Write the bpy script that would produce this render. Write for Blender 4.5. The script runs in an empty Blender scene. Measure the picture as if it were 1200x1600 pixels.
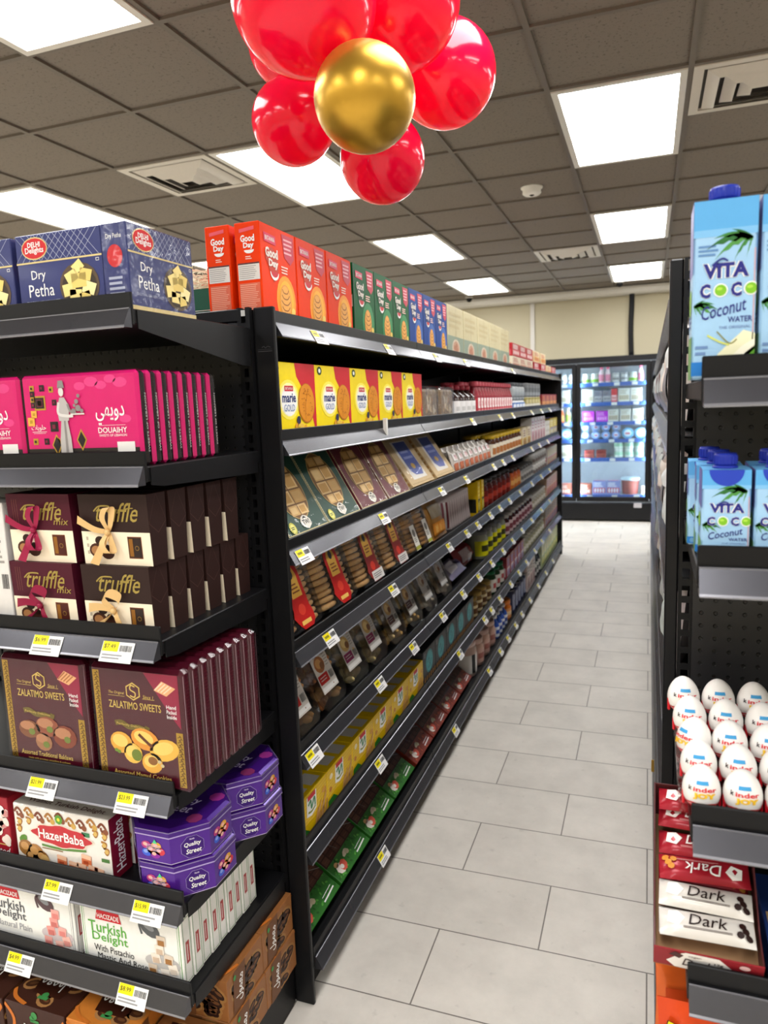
import bpy, math, random
from mathutils import Matrix, Vector, noise as mnoise
random.seed(11)
PI = math.pi
sc = bpy.context.scene
COL = sc.collection

# ------------------------------------------------------------------ camera
CAM_H = 1.628
YAW, PITCH, ROLL, FPX = math.radians(-20.0468), math.radians(-8.3305), math.radians(-2.2553), 1140.77
cy_, sy_ = math.cos(YAW), math.sin(YAW)
fw = Vector((sy_*math.cos(PITCH), cy_*math.cos(PITCH), math.sin(PITCH)))
rt = Vector((cy_, -sy_, 0)); upv = rt.cross(fw)
r2 = math.cos(ROLL)*rt + math.sin(ROLL)*upv
u2 = -math.sin(ROLL)*rt + math.cos(ROLL)*upv
cam = bpy.data.cameras.new('camera'); camo = bpy.data.objects.new('camera', cam); COL.objects.link(camo)
mt = Matrix((r2, u2, -fw)).transposed().to_4x4(); mt.translation = (0, 0, CAM_H); camo.matrix_world = mt
cam.sensor_fit = 'VERTICAL'; cam.sensor_height = 36.0; cam.sensor_width = 27.0
cam.lens = FPX/1600*36; cam.clip_start = 0.02; cam.clip_end = 60
cam.dof.use_dof = True; cam.dof.focus_distance = 1.75; cam.dof.aperture_fstop = 4.6
sc.camera = camo
# ------------------------------------------------------------------ light level
LIGHT_STRENGTH = 16.0          # the recessed ceiling panels
FRIDGE_STRENGTH = 60.0
w = bpy.data.worlds.new('store_air'); sc.world = w; w.use_nodes = True
w.node_tree.nodes['Background'].inputs[0].default_value = (1, .95, .88, 1)
w.node_tree.nodes['Background'].inputs[1].default_value = 0.02
sc.view_settings.view_transform = 'Standard'; sc.view_settings.look = 'None'
sc.view_settings.exposure = 0.12; sc.view_settings.gamma = 1.0; sc.view_settings.use_curve_mapping = False
sc.cycles.max_bounces = 8; sc.cycles.transparent_max_bounces = 24

# ------------------------------------------------------------------ materials
def lin(h):
    h = h.lstrip('#'); out = []
    for i in (0, 2, 4):
        c = int(h[i:i+2], 16)/255
        out.append(c/12.92 if c <= .04045 else ((c+.055)/1.055)**2.4)
    return (*out, 1)
_m = {}
def M(name, hx, rough=.5, metal=0., coat=0., var=.06, scale=60, bump=0., emit=0., spec=.22):
    if name in _m: return _m[name]
    m = bpy.data.materials.new(name); _m[name] = m; m.use_nodes = True
    nt = m.node_tree; b = nt.nodes['Principled BSDF']
    b.inputs['Roughness'].default_value = rough; b.inputs['Metallic'].default_value = metal
    b.inputs['Coat Weight'].default_value = coat*.3; b.inputs['Coat Roughness'].default_value = .08
    b.inputs['Specular IOR Level'].default_value = spec
    tc = nt.nodes.new('ShaderNodeTexCoord'); nz = nt.nodes.new('ShaderNodeTexNoise')
    nz.inputs['Scale'].default_value = scale; nz.inputs['Detail'].default_value = 3
    nt.links.new(tc.outputs['Object'], nz.inputs['Vector'])
    mx = nt.nodes.new('ShaderNodeMix'); mx.data_type = 'RGBA'
    c = lin(hx)
    mx.inputs[6].default_value = (*[x*(1-var) for x in c[:3]], 1)
    mx.inputs[7].default_value = (*[min(1, x*(1+var)) for x in c[:3]], 1)
    nt.links.new(nz.outputs['Fac'], mx.inputs[0]); nt.links.new(mx.outputs[2], b.inputs['Base Color'])
    if bump:
        bp = nt.nodes.new('ShaderNodeBump'); bp.inputs['Strength'].default_value = bump; bp.inputs['Distance'].default_value = .002
        nt.links.new(nz.outputs['Fac'], bp.inputs['Height']); nt.links.new(bp.outputs['Normal'], b.inputs['Normal'])
    if emit:
        b.inputs['Emission Color'].default_value = c; b.inputs['Emission Strength'].default_value = emit
    return m
def I(hx, rough=.42):            # a printed ink
    return M('print_'+hx, hx, rough, var=.03)
def foil(hx): return M('foil_'+hx, hx, .28, .75)
def clear(name, hx='ffffff', fac=.10, rough=.06, bump=0., tint=.97, edge=.6):
    """thin clear plastic or glass pane: transparent with a fresnel gloss"""
    if name in _m: return _m[name]
    m = bpy.data.materials.new(name); _m[name] = m; m.use_nodes = True
    nt = m.node_tree; nt.nodes.remove(nt.nodes['Principled BSDF']); out = nt.nodes['Material Output']
    t = nt.nodes.new('ShaderNodeBsdfTransparent'); g = nt.nodes.new('ShaderNodeBsdfGlossy')
    c = lin(hx); t.inputs[0].default_value = (c[0]*tint, c[1]*tint, c[2]*tint, 1)
    g.inputs['Roughness'].default_value = rough
    lw = nt.nodes.new('ShaderNodeLayerWeight'); lw.inputs['Blend'].default_value = .5
    pw = nt.nodes.new('ShaderNodeMath'); pw.operation = 'POWER'; pw.inputs[1].default_value = 4; nt.links.new(lw.outputs['Facing'], pw.inputs[0])
    ml = nt.nodes.new('ShaderNodeMath'); ml.operation = 'MULTIPLY_ADD'; ml.inputs[1].default_value = edge; ml.inputs[2].default_value = fac*.5
    nt.links.new(pw.outputs[0], ml.inputs[0])
    mx = nt.nodes.new('ShaderNodeMixShader')
    nt.links.new(ml.outputs[0], mx.inputs[0]); nt.links.new(t.outputs[0], mx.inputs[1]); nt.links.new(g.outputs[0], mx.inputs[2])
    if bump:
        tc = nt.nodes.new('ShaderNodeTexCoord'); nz = nt.nodes.new('ShaderNodeTexNoise'); nz.inputs['Scale'].default_value = 22
        nz.inputs['Detail'].default_value = 2
        bp = nt.nodes.new('ShaderNodeBump'); bp.inputs['Strength'].default_value = bump; bp.inputs['Distance'].default_value = .01
        nt.links.new(tc.outputs['Object'], nz.inputs['Vector']); nt.links.new(nz.outputs['Fac'], bp.inputs['Height'])
        nt.links.new(bp.outputs['Normal'], g.inputs['Normal']); nt.links.new(bp.outputs['Normal'], lw.inputs['Normal'])
    nt.links.new(mx.outputs[0], out.inputs['Surface'])
    return m
CLEAR = lambda: clear('clear_plastic_shell', 'f4f4f2', .12, .08, .25)
FILM = lambda: clear('crinkled_clear_film', 'ffffff', .05, .12, .35, .98, .35)

# ------------------------------------------------------------------ mesh builder
EPS = .00035
def catmull(P, n=6):
    P = [Vector(p) for p in P]; out = []
    for i in range(len(P)-1):
        a, b, c, d = P[max(i-1, 0)], P[i], P[i+1], P[min(i+2, len(P)-1)]
        for k in range(n):
            t = k/n
            out.append(.5*((2*b)+(c-a)*t+(2*a-5*b+4*c-d)*t*t+(3*b-a-3*c+d)*t**3))
    out.append(P[-1]); return out
class MB:
    def __init__(s): s.v = []; s.f = []; s.k = []; s.s = []; s.mats = []
    def mi(s, m):
        if m not in s.mats: s.mats.append(m)
        return s.mats.index(m)
    def add(s, vs, fs, m, sm=False, X=None):
        b = len(s.v); k = s.mi(m)
        for p in vs:
            p = Vector(p)
            s.v.append(X @ p if X else p)
        for f in fs: s.f.append([b+i for i in f]); s.k.append(k); s.s.append(sm)
    def cvx(s, vs, fs, m, X=None, sm=False):
        vs = [Vector(p) for p in vs]; c = sum(vs, Vector())/len(vs); o = []
        for f in fs:
            n = Vector()
            for i in range(len(f)):
                a, b = vs[f[i]], vs[f[(i+1) % len(f)]]; n += a.cross(b)
            fc = sum((vs[i] for i in f), Vector())/len(f)
            n2 = (vs[f[1]]-vs[f[0]]).cross(vs[f[2]]-vs[f[1]])
            o.append(f if n2.dot(fc-c) >= 0 else f[::-1])
        s.add(vs, o, m, sm, X)
    def box(s, x0, y0, z0, x1, y1, z1, m, b=0., X=None):
        if b <= 0:
            vs = [(x, y, z) for x in (x0, x1) for y in (y0, y1) for z in (z0, z1)]
            s.cvx(vs, [[0, 1, 3, 2], [4, 6, 7, 5], [0, 4, 5, 1], [2, 3, 7, 6], [0, 2, 6, 4], [1, 5, 7, 3]], m, X); return
        c = Vector(((x0+x1)/2, (y0+y1)/2, (z0+z1)/2)); h = Vector((abs(x1-x0)/2, abs(y1-y0)/2, abs(z1-z0)/2))
        b = min(b, min(h)*.95); vs = []; ix = {}
        for sx in (-1, 1):
            for sy in (-1, 1):
                for sz in (-1, 1):
                    for a in range(3):
                        ix[sx, sy, sz, a] = len(vs)
                        d = [h[0]-b, h[1]-b, h[2]-b]; d[a] = h[a]
                        vs.append((c[0]+sx*d[0], c[1]+sy*d[1], c[2]+sz*d[2]))
        fs = []
        R = [(-1, -1), (-1, 1), (1, 1), (1, -1)]
        for a in range(3):
            o = [i for i in range(3) if i != a]
            for sg in (-1, 1):
                f = []
                for p, q in R:
                    k = [0, 0, 0]; k[a] = sg; k[o[0]] = p; k[o[1]] = q; f.append(ix[(*k, a)])
                fs.append(f)
            for p, q in R:
                k = [0, 0, 0]; k[o[0]] = p; k[o[1]] = q
                k1 = list(k); k1[a] = -1; k2 = list(k); k2[a] = 1
                fs.append([ix[(*k1, o[0])], ix[(*k2, o[0])], ix[(*k2, o[1])], ix[(*k1, o[1])]])
        for sx in (-1, 1):
            for sy in (-1, 1):
                for sz in (-1, 1): fs.append([ix[sx, sy, sz, 0], ix[sx, sy, sz, 1], ix[sx, sy, sz, 2]])
        s.cvx(vs, fs, m, X)
    def prism(s, poly, d0, d1, m, ax='y', X=None):
        """2D outline extruded along an axis: ax 'y' takes (x,z), 'x' takes (y,z), 'z' takes (x,y)"""
        ar = sum(poly[i][0]*poly[(i+1) % len(poly)][1]-poly[(i+1) % len(poly)][0]*poly[i][1] for i in range(len(poly)))
        if (ar < 0) != (ax == 'y'): poly = poly[::-1]
        g = {'y': lambda p, d: (p[0], d, p[1]), 'x': lambda p, d: (d, p[0], p[1]), 'z': lambda p, d: (p[0], p[1], d)}[ax]
        n = len(poly); vs = [g(p, d0) for p in poly]+[g(p, d1) for p in poly]
        fs = [list(range(n))[::-1], list(range(n, 2*n))]+[[i, (i+1) % n, n+(i+1) % n, n+i] for i in range(n)]
        if d1 < d0: fs = [f[::-1] for f in fs]
        s.add(vs, fs, m, False, X)
    def lathe(s, prof, m, n=20, X=None, sm=True):
        vs = []; fs = []; K = len(prof)
        for i in range(n):
            a = 2*PI*i/n
            for r, z in prof: vs.append((r*math.cos(a), r*math.sin(a), z))
        for i in range(n):
            j = (i+1) % n
            for k in range(K-1): fs.append([i*K+k, j*K+k, j*K+k+1, i*K+k+1])
        if prof[0][0] > 1e-5: fs.append([i*K for i in range(n)][::-1])
        if prof[-1][0] > 1e-5: fs.append([i*K+K-1 for i in range(n)])
        s.add(vs, fs, m, sm, X)
    def tube(s, pts, r, m, n=8, sm=True):
        pts = [Vector(p) for p in pts]; vs = []; fs = []
        for i, p in enumerate(pts):
            t = (pts[min(i+1, len(pts)-1)]-pts[max(i-1, 0)]).normalized()
            a = t.cross(Vector((0, 0, 1)) if abs(t.z) < .9 else Vector((1, 0, 0))).normalized(); b = t.cross(a)
            rr = r[i] if isinstance(r, (list, tuple)) else r
            for k in range(n): vs.append(p+rr*(math.cos(2*PI*k/n)*a+math.sin(2*PI*k/n)*b))
        for i in range(len(pts)-1):
            for k in range(n): fs.append([i*n+k, i*n+(k+1) % n, (i+1)*n+(k+1) % n, (i+1)*n+k])
        fs.append(list(range(n))[::-1]); fs.append([(len(pts)-1)*n+k for k in range(n)])
        s.add(vs, fs, m, sm)
    def ell(s, c, rx, ry, rz, m, n=12, X=None):
        vs = []; fs = []; R = n//2
        for i in range(R+1):
            t = PI*i/R
            for k in range(n):
                a = 2*PI*k/n; vs.append((c[0]+rx*math.sin(t)*math.cos(a), c[1]+ry*math.sin(t)*math.sin(a), c[2]-rz*math.cos(t)))
        for i in range(R):
            for k in range(n): fs.append([i*n+k, i*n+(k+1) % n, (i+1)*n+(k+1) % n, (i+1)*n+k])
        s.add(vs, fs, m, True, X)
    def strip(s, pts, wid, m, wd=(0, 0, 1)):
        """a satin ribbon: a thin band along pts, wid its width (number or list), wd its width direction (one or per point)"""
        pts = catmull(pts, 5); N = len(pts); vs = []; fs = []
        for i, p in enumerate(pts):
            t = i/(N-1)
            W = wid if not isinstance(wid, (list, tuple)) else wid[0]+(wid[1]-wid[0])*t if len(wid) == 2 else (wid[0]+(wid[1]-wid[0])*t*2 if t < .5 else wid[1]+(wid[2]-wid[1])*(t*2-1))
            d = Vector(wd[0]).lerp(Vector(wd[1]), t) if isinstance(wd[0], (list, tuple)) else Vector(wd)
            d.normalize(); vs += [p-d*W/2, p+d*W/2]
        for i in range(N-1): fs.append([2*i, 2*i+1, 2*i+3, 2*i+2])
        s.add(vs, fs, m, True)
    def fr(s, o, u, v, W, H): return Fr(s, o, u, v, W, H)
    def build(s, name, parent=None):
        me = bpy.data.meshes.new(name); me.from_pydata([tuple(p) for p in s.v], [], s.f)
        for m in s.mats: me.materials.append(m)
        me.polygons.foreach_set('material_index', s.k); me.polygons.foreach_set('use_smooth', s.s); me.update()
        o = bpy.data.objects.new(name, me); COL.objects.link(o)
        if parent: o.parent = parent
        return o
_t2 = {}
def text2d(t, bold=0.):
    k = (t, bold)
    if k in _t2: return _t2[k]
    c = bpy.data.curves.new('lettering', 'FONT'); c.body = t; c.resolution_u = 2; c.offset = bold*.03
    o = bpy.data.objects.new('lettering', c); me = bpy.data.meshes.new_from_object(o)
    V = [(p.co.x, p.co.y) for p in me.vertices]; F = [list(p.vertices) for p in me.polygons]
    bpy.data.objects.remove(o); bpy.data.curves.remove(c); bpy.data.meshes.remove(me)
    x0, x1 = min(p[0] for p in V), max(p[0] for p in V); y0, y1 = min(p[1] for p in V), max(p[1] for p in V)
    V = [((a-x0)/(x1-x0)-.5, (b-y0)/(y1-y0)-.5) for a, b in V]
    _t2[k] = (V, F); return _t2[k]
class Fr:
    """a drawing frame on a face; fractions 0..1 across (x) and up (y); l = print layer"""
    def __init__(s, mb, o, u, v, W, H, fn=None):
        s.mb = mb; s.o = Vector(o); s.u = Vector(u); s.v = Vector(v); s.W = W; s.H = H; s.n = s.u.cross(s.v); s.fn = fn
    def P(s, x, y, l=1):
        if s.fn: return s.fn(x, y, l*EPS)
        x, y = min(max(x, 0), 1), min(max(y, 0), 1)          # printing stops at the edge of its face
        return s.o+s.u*(x*s.W)+s.v*(y*s.H)+s.n*(l*EPS)
    def poly(s, pts, m, l=1):
        ar = sum((pts[i][0]*pts[(i+1) % len(pts)][1]-pts[(i+1) % len(pts)][0]*pts[i][1]) for i in range(len(pts)))
        if ar < 0: pts = pts[::-1]
        s.mb.add([s.P(x, y, l) for x, y in pts], [list(range(len(pts)))], m)
    def rect(s, x0, y0, x1, y1, m, l=1):
        if s.fn:
            k = max(1, int((x1-x0)*24)); vs = []; fs = []
            for i in range(k+1):
                x = x0+(x1-x0)*i/k; vs += [s.P(x, y0, l), s.P(x, y1, l)]
            for i in range(k): fs.append([2*i, 2*i+2, 2*i+3, 2*i+1])
            s.mb.add(vs, fs, m, True); return
        s.poly([(x0, y0), (x1, y0), (x1, y1), (x0, y1)], m, l)
    def ell(s, cx, cy, rx, ry, m, l=1, n=18, rot=0., a0=0., a1=2*PI):
        A = s.W/s.H; pts = []
        for i in range(n if a1-a0 > 6.2 else n+1):
            a = a0+(a1-a0)*i/n; x, y = rx*math.cos(a), ry*math.sin(a)
            if rot: x, y = x*math.cos(rot)-y/A*math.sin(rot), x*A*math.sin(rot)+y*math.cos(rot)
            pts.append((cx+x, cy+y))
        s.poly(pts, m, l)
    def circ(s, cx, cy, r, m, l=1, n=18): s.ell(cx, cy, r, r*s.W/s.H, m, l, n)
    def text(s, t, cx, cy, w, h, m, l=2, bold=0., shear=0., rot=0., arc=0.):
        V, F = text2d(t, bold); A = s.W/s.H; vs = []
        for a, b in V:
            x = a*w+shear*b*h/A; y = b*h+arc*(1-4*a*a)
            if rot: x, y = x*math.cos(rot)-y/A*math.sin(rot), x*A*math.sin(rot)+y*math.cos(rot)
            vs.append(s.P(cx+x, cy+y, l))
        s.mb.add(vs, F, m)
    def stroke(s, pts, wd, m, l=2, n=5):
        """hand-drawn line; wd in fractions of the width"""
        A = s.W/s.H; Q = catmull([(x, y/A, 0) for x, y in pts], n); vs = []; fs = []
        for i, p in enumerate(Q):
            t = (Q[min(i+1, len(Q)-1)]-Q[max(i-1, 0)]); t = t.normalized() if t.length else Vector((1, 0, 0)); nn = Vector((-t.y, t.x, 0))*wd/2
            for q in (p-nn, p+nn): vs.append(s.P(q.x, q.y*A, l))
        for i in range(len(Q)-1): fs.append([2*i, 2*i+2, 2*i+3, 2*i+1])
        s.mb.add(vs, fs, m)
    def lines(s, x0, y0, x1, y1, n, m, l=2, fill=.5):
        h = (y1-y0)/n
        for i in range(n):
            e = x1-(x1-x0)*random.random()*.25
            s.rect(x0, y0+i*h+h*(1-fill)/2, e, y0+i*h+h*(1+fill)/2, m, l)
    def bars(s, x0, y0, x1, y1, m, l=2, n=14):
        x = x0
        while x < x1:
            wq = (x1-x0)/n*random.choice((.3, .5, .8)); s.rect(x, y0, min(x+wq, x1), y1, m, l); x += wq+(x1-x0)/n*random.choice((.3, .5))
    def frame(s, x0, y0, x1, y1, t, m, l=1):
        ty = t*s.W/s.H
        s.rect(x0, y0, x1, y0+ty, m, l); s.rect(x0, y1-ty, x1, y1, m, l); s.rect(x0, y0+ty, x0+t, y1-ty, m, l); s.rect(x1-t, y0+ty, x1, y1-ty, m, l)
def cylfr(mb, r, z0, h, a0, a1, cx=0, cy=0):
    """a label frame wrapped on a cylinder; angles measured so that the middle faces -Y"""
    def fn(x, y, e):
        a = a0+(a1-a0)*x; R = (r(y) if callable(r) else r)+e
        return Vector((cx+R*math.cos(a), cy+R*math.sin(a), z0+y*h))
    rr = r(.5) if callable(r) else r
    return Fr(mb, (0, 0, 0), (1, 0, 0), (0, 0, 1), rr*(a1-a0), h, fn)

# ------------------------------------------------------------------ scene objects
def T(o, label, cat, group=None, kind=None):
    o['label'] = label; o['category'] = cat
    if group: o['group'] = group
    if kind: o['kind'] = kind
    return o
def S(o): o['kind'] = 'structure'; return o
def empty(name, loc=(0, 0, 0), rz=0.):
    o = bpy.data.objects.new(name, None); COL.objects.link(o); o.location = loc; o.rotation_euler = (0, 0, rz); o.empty_display_size = .05
    return o
def place(o, loc, rz=0., rx=0., ry=0.):
    o.location = loc; o.rotation_euler = (rx, ry, rz); return o
def dup(root):
    r = root.copy(); COL.objects.link(r)
    for ch in list(root.children):
        c = ch.copy(); COL.objects.link(c); c.parent = r
        for g in list(ch.children):
            q = g.copy(); COL.objects.link(q); q.parent = c
    return r
ORD = 'first second third fourth fifth sixth seventh eighth ninth tenth eleventh twelfth thirteenth fourteenth fifteenth sixteenth seventeenth eighteenth nineteenth twentieth'.split()
# ================================================================== THE ROOM
CEIL = 3.03; RX0, RX1, RY0, RY1 = -6.2, 5.0, -4.2, 10.42
def floor_mat():
    m = bpy.data.materials.new('floor_tile'); m.use_nodes = True; nt = m.node_tree; b = nt.nodes['Principled BSDF']
    tc = nt.nodes.new('ShaderNodeTexCoord'); mp = nt.nodes.new('ShaderNodeMapping'); mp.inputs['Location'].default_value = (.595+.305+12.2, 12.2-1.683, 0)
    nt.links.new(tc.outputs['Object'], mp.inputs['Vector'])
    br = nt.nodes.new('ShaderNodeTexBrick'); br.offset = .5; br.offset_frequency = 2; br.squash = 1
    br.inputs['Scale'].default_value = 1; br.inputs['Mortar Size'].default_value = .0022; br.inputs['Mortar Smooth'].default_value = .05
    br.inputs['Brick Width'].default_value = .61; br.inputs['Row Height'].default_value = .305; br.inputs['Bias'].default_value = 0
    br.inputs['Color1'].default_value = lin('d9d3c9'); br.inputs['Color2'].default_value = lin('d4cec4'); br.inputs['Mortar'].default_value = lin('7c766e')
    nt.links.new(mp.outputs[0], br.inputs['Vector'])
    n1 = nt.nodes.new('ShaderNodeTexNoise'); n1.inputs['Scale'].default_value = 5; n1.inputs['Detail'].default_value = 9; n1.inputs['Roughness'].default_value = .68
    n2 = nt.nodes.new('ShaderNodeTexNoise'); n2.inputs['Scale'].default_value = 26; n2.inputs['Detail'].default_value = 6
    for n in (n1, n2): nt.links.new(tc.outputs['Object'], n.inputs['Vector'])
    r1 = nt.nodes.new('ShaderNodeMapRange'); r1.inputs[1].default_value = .3; r1.inputs[2].default_value = .7; r1.inputs[3].default_value = .86; r1.inputs[4].default_value = 1.06
    nt.links.new(n1.outputs['Fac'], r1.inputs[0])
    r2_ = nt.nodes.new('ShaderNodeMapRange'); r2_.inputs[1].default_value = .64; r2_.inputs[2].default_value = .74; r2_.inputs[3].default_value = 1; r2_.inputs[4].default_value = .88
    nt.links.new(n2.outputs['Fac'], r2_.inputs[0])
    mu = nt.nodes.new('ShaderNodeMath'); mu.operation = 'MULTIPLY'; nt.links.new(r1.outputs[0], mu.inputs[0]); nt.links.new(r2_.outputs[0], mu.inputs[1])
    mx = nt.nodes.new('ShaderNodeMix'); mx.data_type = 'RGBA'; mx.blend_type = 'MULTIPLY'; mx.inputs[0].default_value = 1
    nt.links.new(br.outputs['Color'], mx.inputs[6]); nt.links.new(mu.outputs[0], mx.inputs[7]); nt.links.new(mx.outputs[2], b.inputs['Base Color'])
    b.inputs['Roughness'].default_value = .5; b.inputs['Specular IOR Level'].default_value = .3
    bp = nt.nodes.new('ShaderNodeBump'); bp.inputs['Strength'].default_value = .25; bp.inputs['Distance'].default_value = .002; bp.invert = True
    nt.links.new(br.outputs['Fac'], bp.inputs['Height']); nt.links.new(bp.outputs['Normal'], b.inputs['Normal'])
    return m
def ceil_mat():
    m = bpy.data.materials.new('mineral_fibre_tile'); m.use_nodes = True; nt = m.node_tree; b = nt.nodes['Principled BSDF']
    tc = nt.nodes.new('ShaderNodeTexCoord')
    n1 = nt.nodes.new('ShaderNodeTexNoise'); n1.inputs['Scale'].default_value = 70; n1.inputs['Detail'].default_value = 5; n1.inputs['Roughness'].default_value = .7
    nt.links.new(tc.outputs['Object'], n1.inputs['Vector'])
    r1 = nt.nodes.new('ShaderNodeMapRange'); r1.inputs[1].default_value = .36; r1.inputs[2].default_value = .43; r1.inputs[3].default_value = .55; r1.inputs[4].default_value = 1
    nt.links.new(n1.outputs['Fac'], r1.inputs[0])
    mx = nt.nodes.new('ShaderNodeMix'); mx.data_type = 'RGBA'; mx.blend_type = 'MULTIPLY'; mx.inputs[0].default_value = 1
    mx.inputs[6].default_value = lin('81786e'); nt.links.new(r1.outputs[0], mx.inputs[7]); nt.links.new(mx.outputs[2], b.inputs['Base Color'])
    b.inputs['Roughness'].default_value = .9; b.inputs['Specular IOR Level'].default_value = .2
    bp = nt.nodes.new('ShaderNodeBump'); bp.inputs['Strength'].default_value = .3; bp.inputs['Distance'].default_value = .002
    nt.links.new(r1.outputs[0], bp.inputs['Height']); nt.links.new(bp.outputs['Normal'], b.inputs['Normal'])
    return m
FLOOR = floor_mat(); CEILM = ceil_mat(); WALL = M('painted_wall', 'b9b096', .75, var=.03, scale=3)
def slab(name, x0, y0, z0, x1, y1, z1, m):
    b = MB(); b.box(x0, y0, z0, x1, y1, z1, m); return S(b.build(name))
slab('floor', RX0, RY0, -.08, RX1, RY1, 0, FLOOR)
slab('ceiling', RX0, RY0, CEIL, RX1, RY1, CEIL+.06, CEILM)
slab('wall_back', RX0, RY1, 0, RX1, RY1+.1, CEIL, WALL)
slab('wall_front', RX0, RY0-.1, 0, RX1, RY0, CEIL, WALL)
slab('wall_left', RX0-.1, RY0-.1, 0, RX0, RY1+.1, CEIL, WALL)
slab('wall_right', RX1, RY0-.1, 0, RX1+.1, RY1+.1, CEIL, WALL)
TBAR = M('ceiling_tee_bar', '736b62', .6, var=.02)
LX = [-5.945+.305, -4.115+.305, -2.285+.305, -.455+.305, 1.375+.305, 3.205+.305]; LY = [-3.67+.61, -1.23+.61, 1.21+.61, 3.65+.61, 6.09+.61, 8.53+.61]
GX0, GY0 = -2.285-.61*6, 2.43-.61*10
b = MB()
for i in range(19):
    x = GX0+.61*i
    if RX0 < x < RX1: b.box(x-.012, RY0, CEIL-.012, x+.012, RY1, CEIL, TBAR)
for i in range(30):
    y = GY0+.61*i
    if not RY0 < y < RY1: continue
    mid = any(abs(y-q) < .01 for q in LY)                 # a cross bar stops where a long light fills the cell
    xs = [RX0] if mid else [RX0, RX1]
    if mid:
        for q in LX: xs += [q-.299, q+.299]
        xs.append(RX1)
    for k in range(0, len(xs), 2): b.box(xs[k], y-.012, CEIL-.0118, xs[k+1], y+.012, CEIL, TBAR)
S(b.build('ceiling_grid'))
b = MB(); b.prism([(10.2, 3.018), (10.2, 2.99), (10.225, 2.945), (10.27, 2.925), (RY1, 2.925), (RY1, 3.018)], RX0, RX1, M('trim_white', 'd8d4cb', .5, var=.02), 'x'); S(b.build('trim_1'))
b = MB(); b.box(-1.545, RY1-.02, 0, -1.49, RY1, 2.93, M('wall_seam_strip', 'cfcac2', .5, var=.02)); S(b.build('trim_2'))
# ---- recessed lights
LIT = M('light_diffuser', 'ffffff', .5, var=.0, emit=LIGHT_STRENGTH); LFR = M('light_frame_white', 'dcd8d0', .45, var=.02)
def light(x, y):
    e = empty('ceiling_light', (x, y, CEIL-.012))
    f = MB()
    for (a, b_, c, d) in ((-.293, -.598, -.262, .598), (.262, -.598, .293, .598), (-.262, -.598, .262, -.567), (-.262, .567, .262, .598)):
        f.box(a, b_, -.006, c, d, .011, LFR)
    f.build('frame', e)
    d = MB(); d.add([(-.262, -.567, .004), (-.262, .567, .004), (.262, .567, .004), (.262, -.567, .004)], [[0, 1, 2, 3]], LIT); d.build('diffuser', e)
    return e
names = {(2, 2): 'big bright ceiling light cut by the top corner of the photo', (1, 3): 'bright ceiling light just above the blue dry sweet boxes', (2, 3): 'bright ceiling light partly behind the hanging balloons',
         (2, 4): 'bright ceiling light above the green and blue biscuit boxes', (2, 5): 'small distant ceiling light over the pale boxes on the shelf run', (3, 3): 'large bright ceiling light between balloons and slatted vent',
         (3, 4): 'bright ceiling light in front of the fridge aisle, second of its row', (3, 5): 'narrow distant ceiling light closest to the fridges, above the aisle'}
for i, x in enumerate(LX):
    for j, y in enumerate(LY):
        l = light(x, y)
        if (i, j) in names: T(l, names[i, j], 'ceiling light', 'recessed ceiling lights')
        else: T(l, 'recessed ceiling light in the part of the store outside this view', 'ceiling light', 'ceiling lights beyond the view')
# ---- supply air vents
VM = M('vent_enamel', 'd2cbc0', .5, var=.03); VD = M('vent_dark', '55504a', .8)
def vent(x, y, label):
    e = T(empty('ceiling_vent', (x, y, CEIL)), label, 'air vent', 'ceiling air vents')
    f = MB(); f.box(-.29, -.29, -.004, .29, .29, 0, VD); f.build('duct_opening', e)
    f = MB(); o, i = .293, .25
    for (a, b_, c, d) in ((-o, -o, -i, o), (i, -o, o, o), (-i, -o, i, -i), (-i, i, i, o)): f.box(a, b_, -.016, c, d, -.004, VM)
    f.build('frame', e)
    for (o, z) in ((.235, -.012), (.16, -.02), (.09, -.028)):
        f = MB(); i = o-.052
        ring = [(-1, -1), (1, -1), (1, 1), (-1, 1)]
        vs = [(p*o, q*o, z-.002) for p, q in ring]+[(p*i, q*i, z-.024) for p, q in ring]
        vs2 = [(x_, y_, z_+.003) for x_, y_, z_ in vs]
        fs = [[k, 4+k, 4+(k+1) % 4, (k+1) % 4] for k in range(4)]
        f.add(vs, fs, VM); f.add(vs2, [q[::-1] for q in fs], VM)
        f.box(-i-.004, -i-.004, z-.001, i+.004, -i, z+.006, VM)
        if o < .1: f.box(-i, -i, z+.002, i, i, z+.006, VM)
        f.build('louver', e)
vent(-2.59, 3.955, 'square slatted ceiling vent beside the light behind the balloons')
vent(-.76, 7.615, 'small distant slatted ceiling vent over the shelf run')
vent(.46, 3.955, 'square slatted ceiling vent cut by the photo edge above the coconut water')
b = MB(); W_ = M('smoke_alarm_plastic', 'efece6', .45, var=.02)
b.lathe([(.0, -.05), (.05, -.05), (.062, -.04), (.06, -.012), (.072, -.008), (.074, 0)], W_, 24)
o = b.build('smoke_detector'); place(o, (-.755, 5.2, CEIL)); T(o, 'round white smoke detector on the ceiling tiles', 'smoke detector')
b = MB(); b.lathe([(0, -.034), (.022, -.03), (.032, -.018), (.036, 0)], M('alarm_black', '151515', .2), 16); g = b.build('sensor_ring', o); g.location = (0, 0, -.046); g.scale = (.5, .5, .3)
for (x, y, l) in ((-2.299, 9.98, 'small black dome camera on the ceiling over the pale shelf boxes'), (-.358, 9.796, 'small black dome camera on the ceiling over the fridge')):
    b = MB(); b.lathe([(.05, 0), (.05, -.02), (.045, -.025)][::-1], M('camera_base_white', 'c9c5be', .4), 16)
    o = T(place(b.build('security_camera'), (x, y, CEIL)), l, 'camera', 'ceiling dome cameras')
    b = MB(); b.ell((0, 0, -.03), .042, .042, .045, M('smoked_dome', '0c0c0d', .12), 14); b.build('dome', o)
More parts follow.
